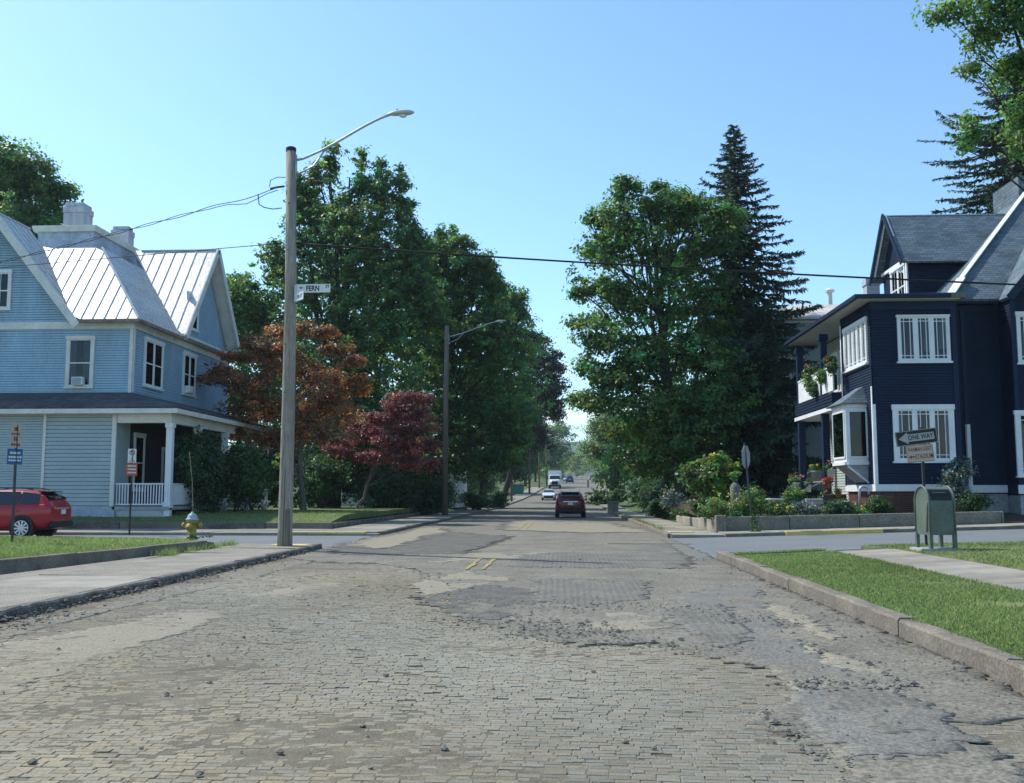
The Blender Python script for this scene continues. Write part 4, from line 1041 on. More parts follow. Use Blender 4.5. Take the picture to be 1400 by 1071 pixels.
# dormer
before = set(NH.children)
DW = frame((14.75,0,0),(0,1,0),(-1,0,0)); DS = frame((0,42.6,0),(1,0,0),(0,-1,0))
d = MB(); d.box(14.77,17.0,42.62,46,9.2,11.7); d.add([(14.77,42.62,11.7),(14.77,46,11.7),(14.77,44.3,13.85),(16,42.62,11.7),(16,46,11.7),(16,44.3,13.85)],[(0,1,2),(3,5,4),(0,2,5,3),(1,4,5,2)])
siding(d,DS,14.75,17.0,9.3,11.55,.105); dm = d.build("dormer","navy_siding",NH)
window(DW,42.95,44.6,9.6,11.35,NH,"fresh_white",.14,sashes=2,style="double",cols=2)
b = MB(); b.fbox(DW,42.62,42.78,.0,.07,9.3,11.6); b.fbox(DW,42.6,46,.0,.09,11.5,11.64); rail(b,(14.42,44.3,13.9),(14.42,42.35,11.5),.06,.16); rail(b,(14.42,44.3,13.9),(14.42,46.25,11.5),.06,.16); b.build("dormer_trim","fresh_white",NH)
roofplane("dormer_roof",[(14.32,42.1,11.35),(17.15,42.1,11.35),(19.8,44.3,14.0),(14.32,44.3,14.0)],"shingle_blue",NH,.1); roofplane("dormer_roof",[(14.32,46.5,11.35),(14.32,44.3,14.0),(19.8,44.3,14.0),(17.15,46.5,11.35)],"shingle_blue",NH,.1)
b = MB(); rail(b,(14.28,44.3,14.0),(14.28,42.06,11.26),.05,.2); rail(b,(14.28,44.3,14.0),(14.28,46.54,11.26),.05,.2); b.build("dormer_rake","navy_plain",NH)
for ob in set(NH.children)-before: ob.location += Vector((.22,.8,.12))
b = MB(); b.box(14.62,15.25,48.2,48.8,9.0,11.55); b.box(14.57,15.3,48.15,48.85,11.55,11.9); b.build("chimney","painted_brick",NH,bevel=.02)
b = MB(); b.tube([(15.72,39.70,1.2),(15.72,39.70,4.2)],.10,8); b.build("downspout","fresh_white",NH)
# front steps
for i in range(4):
    stp = MB().box(11.4-.35*(i+1),11.4-.35*i-.004,45.2,47.4,.5,1.05-.14*i-.02).build("front_step","red_brick",NH)
    MB().box(11.4-.35*(i+1)-.03,11.4-.35*i-.034,45.15,47.45,1.05-.14*i-.016,1.05-.14*i+.04).build("tread","step_stone",stp)
b = MB(); b.tube([(11.4,45.2,2.0),(9.9,45.2,1.35),(9.9,45.2,.6)],.025,6); b.build("handrail","bare_metal",NH)

# ------------------------------------------------------------------ pale house behind the spruce
PH = thing("pale_house", (16,66,.8), "pale greenish house with white roof behind the spruce", "house")
w = MB(); w.box(11.03,23,61.03,74,.5,12.2); AS = frame((0,61,0),(1,0,0),(0,-1,0)); AW = frame((11,0,0),(0,1,0),(-1,0,0))
siding(w,AS,11,23,1.2,12.2,.16); siding(w,AW,61,74,1.2,12.2,.16); w.build("wall","pale_siding",PH)
b = MB(); b.fbox(AS,10.95,11.1,.03,.06,1.2,12.2); b.fbox(AW,60.95,61.1,.03,.06,1.2,12.2); b.fbox(AS,10.9,23,.03,.1,11.9,12.2); b.fbox(AS,11,23,.0,.05,.9,1.2); b.build("trim_board","white_trim",PH)
for q in ([(10.4,60.4,12.2),(23.6,60.4,12.2),(19,64,13.6),(15,64,13.6)],[(10.4,74.6,12.2),(10.4,60.4,12.2),(15,64,13.6),(15,71,13.6)]): roofplane("roof",q,"shingle_pale",PH,.15)
b = MB(); b.tube([(17.2,64.5,13.0),(17.2,64.5,14.5)],.16,8); b.lathe((17.2,64.5,14.5),[(.3,0),(.32,.12),(.05,.3)],8); b.build("roof_vent","white_trim",PH)
for (a, c, z0, z1) in ((12.6,13.7,2.6,4.6),(16,17.2,2.6,4.6),(12.6,13.7,7.6,9.6),(16,17.2,7.6,9.6)): window(AS,a,c,z0,z1,PH,"white_trim")
window(AW,63,64.2,2.6,4.6,PH,"white_trim"); window(AW,67,68.2,2.6,4.6,PH,"white_trim")

# ------------------------------------------------------------------ small pale building under the left trees
GH = thing("pale_cottage", (-15,98,.4), "low pale cottage glimpsed under the dark trees on the left", "house")
w = MB(); w.box(-22,-10.2,94.03,104,.2,4.2); CSf = frame((0,94,0),(1,0,0),(0,-1,0)); siding(w,CSf,-22,-10.2,.5,4.2,.16); w.build("wall","white_trim",GH)
roofplane("roof",[(-22.5,93.4,4.1),(-9.7,93.4,4.1),(-9.7,99,7),(-22.5,99,7)],"shingle_dark",GH,.15); roofplane("roof",[(-22.5,104.6,4.1),(-22.5,99,7),(-9.7,99,7),(-9.7,104.6,4.1)],"shingle_dark",GH,.15)
window(CSf,-13,-11.8,1.4,3.2,GH,"white_trim"); window(CSf,-18,-16.8,1.4,3.2,GH,"white_trim")
FN = thing("picket_fence", (-12,90,.3), "dark picket fence in front of the pale cottage under the trees", "fence")
for i in range(30): x = -17+i*.24; MB().box(x,x+.07,90,90.03,.3,1.45).build("picket","post_steel",FN)
b = MB(); b.box(-17,-9.8,90.03,90.07,.6,.68); b.box(-17,-9.8,90.03,90.07,1.25,1.33); b.build("fence_rail","white_trim",FN)

# ------------------------------------------------------------------ garden wall on the right
GWALL = thing("garden_wall", (10,36.2,.3), "low stained concrete garden wall below the flower bed", "wall")
x = 5.5; i = 0
while x < 15.4:
    e = min(15.4, x+2.45); z0, z1 = .66+.022*(x-5.5), .66+.022*(e-5.5)
    MB().hexa([(x+.008,36.05,-.05),(e-.008,36.05,-.05),(e-.008,36.33,-.05),(x+.008,36.33,-.05)],[(x+.008,36.07,z0+.02),(e-.008,36.07,z1+.02),(e-.008,36.33,z1+.02),(x+.008,36.33,z0+.02)]).build("wall_block","wall_stained",GWALL,bevel=.02); x = e
y = 36.35
while y < 47:
    e = y+2.6; h = .62-.02*(y-36)
    MB().box(5.42,5.68,y+.008,e-.008,-.05,h+R.gauss(0,.02)).build("wall_block","concrete_pale",GWALL,bevel=.02); y = e
MB().box(5.36,5.72,36.0,36.36,-.05,.74).build("wall_block","wall_stained",GWALL,bevel=.02)
def bed_z(x, y): return .52+.02*max(0,x-5.5)+.035*max(0,y-36.3)
gd = poly_grid("garden_bed","soil",lambda y:(5.66,15.3) if y < 50 else (5.66,12.8),36.3,60,bed_z,8,6,kind="structure",label="planted earth bed behind the garden wall")
MB().hexa([(15.4,36.1,.2),(30,36.1,.6),(30,40,.6),(15.4,40,.2)],[(15.4,36.1,.52),(30,36.1,.95),(30,40,1.1),(15.4,40,.75)]).build("yard","soil",None,kind="structure",label="shaded earth at the foot of the navy house")
# ------------------------------------------------------------------ trees and plants
def leaf_cloud(name, lobes, n, size, m, parent, seed, clump=.5, per=34, shell=.5, up=.5, aspect=.62, tint=.34, droop=0., kind=None):
    """leaves gathered in clumps through ellipsoid lobes (cx,cy,cz,rx,ry,rz)"""
    r = np.random.default_rng(seed); L = np.array(lobes, dtype=float)
    wgt = (L[:,3]*L[:,5] + L[:,4]*L[:,5] + L[:,3]*L[:,4])**.72; wgt /= wgt.sum()
    nc = max(1, n//per); li = r.choice(len(L), nc, p=wgt)
    # boughs: each lobe carries a handful, and the leaf clumps gather round them, leaving gaps between
    nb = np.clip((2.2*np.sqrt(L[:,3]*L[:,5])/max(clump,.05)*1.1).astype(int)+3, 4, 26); st = np.concatenate([[0],np.cumsum(nb)]); NB = st[-1]; bl = np.repeat(np.arange(len(L)), nb)
    bd = r.normal(size=(NB,3)); bd[:,2] += .25; bd /= np.linalg.norm(bd,axis=1)[:,None]; brad = r.uniform(max(.4,shell),1.02,NB); bt = r.normal(0,tint*.7,NB); bs = r.uniform(.6,1.4,NB)
    bi = st[li] + (r.random(nc)*nb[li]).astype(int); free = r.random(nc) < .34
    d = r.normal(size=(nc,3)); d /= np.linalg.norm(d,axis=1)[:,None]
    sp = np.minimum(L[li,3:6], L[li,3:6].mean(1)[:,None])*.36*bs[bi][:,None]
    cc = L[li,:3] + bd[bi]*L[li,3:6]*brad[bi][:,None] + r.normal(size=(nc,3))*sp*np.array([1,1,.6])
    cc = np.where(free[:,None], L[li,:3] + d*L[li,3:6]*(r.random(nc)**.45)[:,None]*.95, cc)
    d = np.where(free[:,None], d, bd[bi])
    csz = clump*r.uniform(.55,1.35,nc); cb = np.exp(r.normal(0,tint*.7,nc)+bt[bi]); ch = r.normal(0,.16,nc)
    pc = np.repeat(cc, per, axis=0); N = len(pc); k = np.repeat(csz, per)
    off = r.normal(size=(N,3))*np.array([1,1,.62])*k[:,None]*.55
    pos = pc + off
    nrm = np.repeat(d, per, axis=0)*.55 + off/np.maximum(k,.01)[:,None]*.5 + np.array([0,0,up]) + r.normal(0,.55,(N,3))
    nrm /= np.linalg.norm(nrm, axis=1)[:,None]
    t = r.normal(size=(N,3)) + off*.8/np.maximum(k,.01)[:,None] + np.array([0,0,-.35-droop]); t -= nrm*np.sum(t*nrm,1)[:,None]; t /= np.linalg.norm(t, axis=1)[:,None]
    b = np.cross(nrm, t); s = size*r.uniform(.6,1.35,N)[:,None]; w = s*aspect*.5
    p0 = pos - t*s*.5; p2 = pos + t*s*.5; fold = nrm*w*.35
    p1 = pos + b*w + fold - t*s*.06; p3 = pos - b*w + fold - t*s*.06
    V = np.stack([p0,p1,p2,p3],1).reshape(-1,3)
    br = np.repeat(cb, per)*np.exp(r.normal(0,.16,N)); hu = np.repeat(ch, per)+r.normal(0,.05,N)
    col = np.stack([br*(1+hu*1.6), br, br*(1-hu)],1)
    return fast_mesh(name, V, 4, np.clip(np.repeat(col,4,axis=0),.05,3), m, parent, tuple(WL[parent.name]) if parent is not None else (0,0,0), **({"kind":kind} if kind else {}))

def limb(b, p, q, r0, r1, rnd, n=6, wob=.12, sides=6):
    p, q = Vector(p), Vector(q); L = (q-p).length; pts = []
    for i in range(n+1):
        t = i/n; v = p.lerp(q,t); k = math.sin(math.pi*t)*L*wob
        v += Vector((rnd.gauss(0,.25),rnd.gauss(0,.25),.35))*k*.5; pts.append(v)
    b.tube(pts,[r0+(r1-r0)*i/n for i in range(n+1)],sides,False); return pts

def tree(name, label, cat, base, lobes, m, n, size, seed, r0=.32, bark="bark", group=None, fork=.3, twigs=5, **kw):
    base = Vector(base); T = thing(name, base, label, cat, group); rnd = random.Random(seed)
    cz = [l[2] for l in lobes]; zc = sum(cz)/len(cz); zlow = min(l[2]-l[5] for l in lobes)
    top = Vector((sum(l[0] for l in lobes)/len(lobes), sum(l[1] for l in lobes)/len(lobes), max(l[2] for l in lobes)))
    b = MB(); fk = base.lerp(Vector((top.x,top.y,top.z)), fork)
    pts = [base+Vector((0,0,-.15)), base+Vector((0,0,.25)), base.lerp(fk,.5)+Vector((rnd.gauss(0,.08),rnd.gauss(0,.08),0)), fk]
    b.tube(pts,[r0*1.5,r0*1.08,r0*.9,r0*.8],10,False)
    lead = limb(b, fk, fk.lerp(top,.9), r0*.78, r0*.12, rnd, 7, .05, 8)
    for l in lobes:
        c = Vector(l[:3]); s = rnd.random()*.75; j = int(s*(len(lead)-1)); st = lead[j]
        if st.z > c.z+.3*l[5]: st = fk
        lp = limb(b, st, c, r0*.24, r0*.07, rnd, 5, .14)
        for _ in range(twigs):
            d = Vector((rnd.gauss(0,1),rnd.gauss(0,1),rnd.gauss(.3,1))).normalized()
            e = c + Vector((d.x*l[3],d.y*l[4],d.z*l[5]))*.85; limb(b, lp[rnd.randint(2,5)], e, r0*.08, r0*.025, rnd, 3, .1, 4)
    b.build("trunk", bark, T, True)
    leaf_cloud("crown", lobes, n, size, m, T, seed, **kw)
    return T
def PL(Y, rows, dep=1.0, dy=.55, seed=0):
    """lobes from places seen on the photograph at distance Y: (px,py,rx px,ry px)"""
    rnd = random.Random(seed); out = []
    for row in rows:
        px, py, rx, ry = row[:4]; o = row[4] if len(row) > 4 else rnd.uniform(-dy,dy)*rx*Y/FPX*1.6
        c = atY(px,py,Y+o); k = (Y+o)/FPX; out.append((c.x,c.y,c.z,rx*k,(rx+ry)/2*k*dep,ry*k))
    return out

# left row
tree("linden_tree","tallest green tree rising behind the utility pole","tree",(-15.8,68,.3),PL(68,[
    (452,210,8,22),(497,218,8,20),(522,236,9,22),(548,246,7,20),(430,242,9,22),(409,262,10,24),(452,242,9,36),(470,296,26,46),(497,250,10,34),(522,275,12,40),(548,284,9,36),(556,330,20,50),(424,278,12,34),(408,312,18,46),(572,352,10,30),(566,330,8,24),(582,402,18,40),(576,348,14,36),(588,450,20,40),(440,318,32,50),(500,322,38,62),(386,372,24,46),(352,420,28,42),(425,392,40,52),(478,395,42,58),(535,390,42,62),(566,380,22,50),(470,470,62,58),(540,470,56,60),(400,460,45,50),(500,545,75,55),(430,560,60,55),(335,398,20,34),(318,425,16,30),(322,462,26,34),(480,610,80,40),(550,600,50,50),(400,620,60,40),(540,650,60,30)],1.0,seed=1),
    "leaf_oak",104000,.26,101,.42,"bark",clump=.38,up=.65,per=28)
tree("shade_tree","rounded dark green tree right of the tallest tree, second lamp in front","tree",(-9.8,76,.2),PL(76,[
    (608,326,12,20),(622,338,12,20),(610,348,20,26),(634,352,22,34),(592,362,22,36),(570,400,26,40),(660,366,16,24),(678,392,14,22),(655,384,24,36),(612,400,38,46),(668,430,34,44),(585,430,30,50),(630,468,52,54),(690,480,34,50),(590,520,46,54),(660,545,58,52),(610,590,62,46),(690,580,40,44),(630,630,60,30),(575,630,40,36),(690,622,30,20)],1.0,seed=2),
    "leaf_oak",84000,.26,102,.40,"bark",clump=.44,up=.6,group="big shade trees on the left")
tree("shade_tree","dark green tree over the left kerb, right of the second lamp head","tree",(-8.2,98,.2),PL(98,[
    (690,402,16,20),(712,424,14,24),(676,428,26,32),(700,462,30,36),(722,480,20,36),(668,486,34,40),(706,520,34,40),(680,552,44,40),(648,530,34,44),(700,585,38,32),(650,600,44,34),(690,618,36,20),(650,632,36,20)],1.0,seed=3),
    "leaf_oak",52000,.29,103,.40,"bark",clump=.6,up=.5,group="big shade trees on the left")
tree("copper_beech","purplish dark tree hanging over the street beyond the left shade trees","tree",(-7.6,122,.55),PL(122,[
    (738,478,14,18),(752,500,14,22),(730,510,24,28),(756,532,16,26),(742,552,22,30),(758,560,12,20),(730,580,26,28),(712,560,26,34),(700,600,30,26),(735,604,18,16)],1.0,seed=4),
    "leaf_purple",26000,.32,104,.38,"bark",clump=.65,up=.4)
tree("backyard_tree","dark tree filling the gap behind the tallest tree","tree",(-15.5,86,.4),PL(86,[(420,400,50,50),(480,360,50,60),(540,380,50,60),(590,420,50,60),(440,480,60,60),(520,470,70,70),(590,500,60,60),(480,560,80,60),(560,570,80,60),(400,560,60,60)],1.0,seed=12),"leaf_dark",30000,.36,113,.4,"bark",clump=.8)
tree("backyard_tree","green tree at the far left edge behind the house's chimney","tree",(-33,68,.4),PL(68,[
    (10,222,32,34),(44,245,28,30),(78,268,24,22),(25,270,42,40),(70,296,36,26),(-20,250,50,60),(-30,330,60,60),(40,330,60,40)],1.0,seed=5),
    "leaf_oak",34000,.28,105,.4,"bark",clump=.6,up=.5)
tree("backyard_tree","green tree peeping out between the blue house's gable and the bronze maple","tree",(-25,75,.4),PL(75,[(318,405,18,26),(340,430,30,34),(330,480,34,44),(360,500,44,50),(330,550,40,40)],1.0,seed=6),"leaf_maple",16000,.28,106,.3,"bark",clump=.6)

# Japanese maples
tree("bronze_maple","wide bronze orange Japanese maple behind the foot of the utility pole","tree",(-13.6,51.5,.55),PL(51.5,[
    (288,518,24,8),(310,508,26,9),(332,486,26,9),(352,470,22,9),(380,455,24,8),(418,450,22,8),(446,456,20,8),(462,478,20,9),(482,496,18,8),(490,520,14,6),(372,478,36,12),(340,528,42,16),(395,505,45,18),(445,522,42,20),(350,560,40,22),(320,585,26,18),(400,560,50,22),(455,560,36,22),(485,535,18,10),(430,590,42,18),(372,600,30,18)],1.1,.7,seed=7),
    "leaf_bronze",42000,.145,107,.17,"bark_grey",fork=.16,clump=.30,per=26,up=1.1,aspect=.7,tint=.33)
tree("red_maple","small crimson Japanese maple on the lawn left of the second pole","tree",(-12.0,57.5,.6),PL(57.5,[
    (556,545,22,8),(578,546,14,7),(545,560,24,9),(574,566,16,8),(522,572,24,10),(562,580,30,14),(500,592,26,12),(540,605,30,13),(580,612,20,12),(470,612,22,9),(515,625,26,9),(592,635,10,8),(560,632,26,9)],1.1,.7,seed=8),
    "leaf_crimson",24000,.14,108,.10,"bark_grey",fork=.2,clump=.30,per=26,up=1.1,aspect=.7,tint=.3)

# right side
tree("sugar_maple","large spreading green maple on the right of the street","tree",(6.7,57,.7),PL(57,[
    (850,250,8,9),(868,256,12,8),(846,268,8,8),(900,262,10,9),(932,268,8,10),(958,276,8,9),(808,300,12,8),(800,345,12,8),(796,400,14,7),(792,440,12,7),(800,500,16,8),(790,548,12,8),(845,300,30,26),(892,282,34,22),(930,300,32,24),(965,290,24,22),(985,320,30,30),(830,340,28,26),(880,335,40,34),(935,350,42,36),(818,392,30,22),(850,420,40,34),(905,420,46,42),(960,410,42,44),(825,460,36,26),(870,490,46,36),(930,490,48,42),(980,480,36,44),(838,520,36,26),(815,548,26,18),(885,560,46,34),(945,560,44,36),(990,550,36,36),(860,590,34,20),(920,610,44,26),(980,610,36,34),(885,632,40,18),(950,640,34,22)],1.0,seed=9),
    "leaf_maple",70000,.235,109,.38,"bark",clump=.46,up=.6,fork=.28,shell=.62)
def conifer(label, base, H, rmax, seed, n_wh=34, pw=.85, zmin=.08, group=None, lmax=99, sagk=1.0):
    base = Vector(base); T = thing("spruce_tree", base, label, "tree", group); rnd = random.Random(seed); b = MB()
    b.tube([base+Vector((0,0,-.1)),base+Vector((0,0,H*.5)),base+Vector((0,0,H))],[H*.016,H*.009,.03],9,False)
    P0, D0, LN, CC = [], [], [], []
    nb = n_wh*6
    for i in range(nb):
        f = zmin+(1-zmin)*((i+rnd.random())/nb)**.95; z = H*f; Lm = min(lmax,rmax*(1-f)**pw)+.22
        a = i*2.39996+rnd.gauss(0,.3); L = Lm*rnd.choice((rnd.uniform(.5,.8),rnd.uniform(.75,1.0),rnd.uniform(.9,1.16))); d = Vector((math.cos(a),math.sin(a),0)); sag = (rnd.uniform(-.05,-.16)-.30*(1-f))*sagk; upt = rnd.uniform(.25,.5)
        pts = []
        for k in range(7):
            t = k/6; pts.append(base+Vector((rnd.gauss(0,.03*L*t),rnd.gauss(0,.03*L*t),z))+d*L*t+Vector((0,0,L*(sag*t*(1.0-.1*t)+upt*max(0,t-.5)**1.5)+(.15*L*t if f > .8 else 0))))
        b.tube(pts,[.045*(1-t/7)+.008 for t in range(7)],4,False)
        n = int(52*L)+12; t = np.array([rnd.random()**.7 for _ in range(n)]); A = np.array([tuple(v) for v in pts])
        k = np.minimum(5,(t*6).astype(int)); fr = (t*6-k)[:,None]; P0.append(A[k]*(1-fr)+A[k+1]*fr)
        r = NR; sd = np.where(r.random(n) < .5,-1,1); side = np.stack([-d.y*sd,d.x*sd,np.zeros(n)],1)
        hang = r.random(n)**1.2*1.5*(1.15-f); dv = side*r.uniform(.1,.75,n)[:,None]+np.array(tuple(d))*r.uniform(.05,.7,n)[:,None]; dv[:,2] -= hang
        flat = r.random(n) < .22; dv[flat,2] = r.uniform(-.1,.3,flat.sum())
        dv /= np.linalg.norm(dv,axis=1)[:,None]; D0.append(dv)
        LN.append(r.uniform(.3,.85,n)*(.5+.6*(1-f))*(1.15-.55*t)); CC.append(np.exp(r.normal(0,.28,n))*np.where(t > .8,1.15,1))
    P0, D0, LN, CC = np.concatenate(P0), np.concatenate(D0), np.concatenate(LN), np.concatenate(CC); N = len(P0)
    wv = np.cross(D0, NR.normal(size=(N,3))); wv /= np.linalg.norm(wv,axis=1)[:,None]; wv *= (LN*NR.uniform(.09,.17,N))[:,None]
    V = np.stack([P0,P0+D0*(LN*.45)[:,None]+wv,P0+D0*LN[:,None],P0+D0*(LN*.45)[:,None]-wv],1).reshape(-1,3)
    col = np.repeat(np.stack([CC*NR.uniform(.9,1.1,N),CC,CC*NR.uniform(.9,1.15,N)],1),4,axis=0)
    b.build("trunk","bark",T,True); fast_mesh("crown",V,4,col,"needle",T,tuple(base))
    return T
q = atY(1003,172,60); conifer("tall pointed spruce standing right of the maple",(q.x,60,.8),q.z-.8,8.6,201,58,.84,lmax=4.9,sagk=1.25)
q = atY(1408,70,60); conifer("dark spruce behind the navy house's roof at the right edge",(q.x,60,1.0),q.z-1,16,202,78,.62,.45,lmax=5.6,sagk=1.9)
# leafy branches reaching in at the top right corner, from a tree beside the navy house
tree("silver_maple","leafy tree hanging into the top right corner of the view","tree",(20.5,36,.9),PL(31,[
    (1300,18,30,14,0),(1345,48,30,20,.5),(1390,20,40,40,0),(1330,95,18,9,.3),(1385,100,30,26,.8),(1405,150,26,30,.5),(1398,195,20,24,0),(1330,185,10,10,.2),(1322,165,8,8,.2),(1318,203,8,6,.2),(1450,60,70,70,1),(1470,180,60,60,1),(1440,-30,80,50,0),(1360,-30,70,40,0)],1.0,seed=10),
    "leaf_maple",17000,.16,110,.2,"bark",fork=.55,clump=.34,per=22,up=.5,twigs=3)

# trees down the street
rows = [(148,5.6,11,5.2,"leaf_far"),(172,6.2,13,5.6,"leaf_far"),(205,6.5,13,6,"leaf_far"),(240,7,15,6.5,"leaf_maple"),(285,6.8,15,6.5,"leaf_far"),(340,7,16,8,"leaf_far"),(420,8,18,9,"leaf_far"),(92,9.0,11,4.6,"leaf_maple"),(118,7.6,9.5,4.4,"leaf_maple")]
names_r = ["young pale green street tree where the right sidewalk narrows","second pale green street tree down the right side","third street tree down the right side, above the far cars","fourth street tree far down the right side","fifth street tree far down the right side","distant tree beyond the far cars on the right","most distant tree on the right below the ridge","green tree just behind the large maple on the right","leaning green tree low over the right sidewalk"]
def ball_lobes(c, h, r, rnd, n=12, lo=.3):
    out = []
    for i in range(n):
        a = rnd.uniform(0,6.28); f = rnd.random(); z = c.z+h*(lo+(1-lo)*f*.92); k = r*math.sin(math.pi*(.18+.72*f))*.62
        out.append((c.x+math.cos(a)*k*rnd.uniform(.4,1), c.y+math.sin(a)*k*rnd.uniform(.4,1), z, r*rnd.uniform(.3,.5), r*rnd.uniform(.3,.5), h*rnd.uniform(.1,.17)))
    return out
for i, (Y, X, h, r, m) in enumerate(rows):
    rnd = random.Random(300+i); c = Vector((X+shift(Y)*(.9), Y, prof(Y)+.3))
    tree("street_tree",names_r[i],"tree",c,ball_lobes(c,h,r,rnd,12,.22 if i > 2 else .3),m,max(6000,int(20000*(110/Y)**.9)),.22+.0011*Y,300+i,.24,"bark",group="street trees on the right",clump=.6+.002*Y,up=.6,twigs=3)
rows = [(160,-9.5,12,5,"leaf_dark"),(200,-9,14,5.5,"leaf_far"),(250,-9.5,16,6.5,"leaf_far"),(310,-9,19,7.5,"leaf_far"),(390,-8,21,9,"leaf_far")]
names_l = ["dark tree beyond the copper beech on the left","tree behind the row of far lamp posts on the left","tall green tree far down the left side","distant tall tree on the left beyond the truck","most distant tree on the left below the ridge"]
for i, (Y, X, h, r, m) in enumerate(rows):
    rnd = random.Random(330+i); c = Vector((X-1.5+shift(Y)*.8, Y, prof(Y)+.3))
    tree("street_tree",names_l[i],"tree",c,ball_lobes(c,h,r,rnd,12,.25),m,max(6000,int(20000*(110/Y)**.9)),.22+.0011*Y,330+i,.26,"bark",group="street trees on the left",clump=.6+.002*Y,up=.6,twigs=3)
# the wood closing the end of the street and both sides beyond the yards: one mass
rnd = random.Random(77); wl = []
for i in range(150):
    Y = rnd.uniform(300,900); X = shift(Y)+rnd.choice((-1,1))*(14+abs(rnd.gauss(0,1))*Y*.10) if rnd.random() < .75 else shift(Y)+rnd.uniform(-60,60)
    if Y < 480 and abs(X-shift(Y)) < 12: continue
    h = rnd.uniform(9,17); wl.append((X,Y,prof(Y)+h*.5,rnd.uniform(4,8),rnd.uniform(4,8),h*.55))
wo_ = leaf_cloud("far_wood",wl,34000,1.1,"leaf_far",None,78,1.6,26,.5,.6,kind="stuff"); wo_["label"] = "far off mass of trees where the street climbs out of sight"
rnd = random.Random(81); wl = []
for i in range(46):
    Y = rnd.uniform(400,470); X = rnd.uniform(-28,42); h = rnd.uniform(9,15); wl.append((X,Y,prof(Y)+h*.5,rnd.uniform(3,5),rnd.uniform(3,5),h*.55))
for i in range(26):
    s_ = rnd.choice((-1,1)); Y = rnd.uniform(280,400); X = shift(Y)+s_*rnd.uniform(9,17); h = rnd.uniform(8,14); wl.append((X,Y,prof(Y)+h*.5,rnd.uniform(3,5),rnd.uniform(3,5),h*.55))
wo_ = leaf_cloud("street_end_wood",wl,26000,.8,"leaf_far",None,82,1.2,26,.5,.6,kind="stuff"); wo_["label"] = "mass of trees closing the street beyond the far cars"
rnd = random.Random(79); wl = []
for i in range(90):
    s = rnd.choice((-1,-1,1)); Y = rnd.uniform(80,230); X = s*rnd.uniform(17,34)+ (0 if s<0 else 8); h = rnd.uniform(6,11)
    wl.append((X,Y,prof(Y)+h*.45,rnd.uniform(2.5,4.5),rnd.uniform(2.5,4.5),h*.55))
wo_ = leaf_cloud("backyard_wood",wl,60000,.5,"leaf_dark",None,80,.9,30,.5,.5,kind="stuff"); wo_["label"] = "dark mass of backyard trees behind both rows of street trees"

# shrubs and hedges
def shrub(name, label, c, rx, ry, h, m, n, size, seed, group=None, cat="shrub", base=None, **kw):
    c = Vector(c); T = thing(name, c, label, cat, group); rnd = random.Random(seed); lb = []
    for i in range(9):
        a = rnd.uniform(0,6.28); k = rnd.uniform(.15,.6); z = rnd.uniform(.25,.68); lb.append((c.x+math.cos(a)*rx*k,c.y+math.sin(a)*ry*k,c.z+h*z,rx*rnd.uniform(.35,.52),ry*rnd.uniform(.35,.52),h*rnd.uniform(.24,.34)))
    b = MB()
    for l in lb[:6]: limb(b,c+Vector((rnd.gauss(0,.06),rnd.gauss(0,.06),-.05)),l[:3],.025,.008,rnd,4,.1,4)
    b.build("stem","bark",T); leaf_cloud("foliage",lb,n,size,m,T,seed,**dict(dict(clump=.22,per=20,up=.5),**kw)); return T
sh = [(322,700,46,40,3.4,46.2,"leaf_bush",14000,"broad green shrub at the porch corner left of the bronze maple"),
      (275,702,34,30,4.0,44.3,"leaf_dark",14000,"dark climbing shrub against the porch of the pale blue house"),
      (345,700,40,36,3.4,50,"leaf_dark",9000,"dark shrub under the bronze maple"),
      (440,697,50,40,3.6,60,"leaf_dark",9000,"dark shrub behind the bronze maple's trunk"),
      (530,695,56,40,3.8,62,"leaf_dark",9000,"dark shrub behind the crimson maple's trunk"),
      (585,694,34,30,3.4,66,"leaf_dark",8000,"dark shrub beside the second pole"),
      (650,690,30,22,2.2,84,"leaf_dark",5000,"low dark shrub in front of the pale cottage"),
      (680,688,24,20,2.2,100,"leaf_bush",4000,"green shrub by the far left sidewalk")]
for i, (px, py, w_, d_, h, Y, m, n, lab) in enumerate(sh):
    p = atY(px,py,Y); r_ = w_*Y/FPX; z = (lawn_h(p.x,Y) if Y < 62 else ground_z(p.x-shift(Y),Y))
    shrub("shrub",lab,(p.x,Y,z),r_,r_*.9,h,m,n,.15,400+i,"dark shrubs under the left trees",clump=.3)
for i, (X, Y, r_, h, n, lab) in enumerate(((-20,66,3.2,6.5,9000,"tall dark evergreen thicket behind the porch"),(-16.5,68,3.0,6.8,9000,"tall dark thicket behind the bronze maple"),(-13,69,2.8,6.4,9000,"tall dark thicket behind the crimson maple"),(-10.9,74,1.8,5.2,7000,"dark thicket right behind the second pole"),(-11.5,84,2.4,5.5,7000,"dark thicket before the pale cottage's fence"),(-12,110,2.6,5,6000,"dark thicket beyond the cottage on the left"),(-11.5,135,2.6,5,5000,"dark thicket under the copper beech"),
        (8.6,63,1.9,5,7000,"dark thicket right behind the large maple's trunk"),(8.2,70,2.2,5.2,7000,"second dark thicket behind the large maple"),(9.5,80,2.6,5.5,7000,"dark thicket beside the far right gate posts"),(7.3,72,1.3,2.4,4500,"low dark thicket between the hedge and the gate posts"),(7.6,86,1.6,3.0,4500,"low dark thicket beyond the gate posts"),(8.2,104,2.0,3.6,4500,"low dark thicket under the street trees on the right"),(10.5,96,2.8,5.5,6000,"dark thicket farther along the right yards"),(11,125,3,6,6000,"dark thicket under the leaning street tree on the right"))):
    shrub("thicket",lab,(X+shift(Y),Y,ground_z(X,Y)),r_,r_,h,"leaf_dark",n,.22,470+i,"dark thickets in the yards",clump=.5)
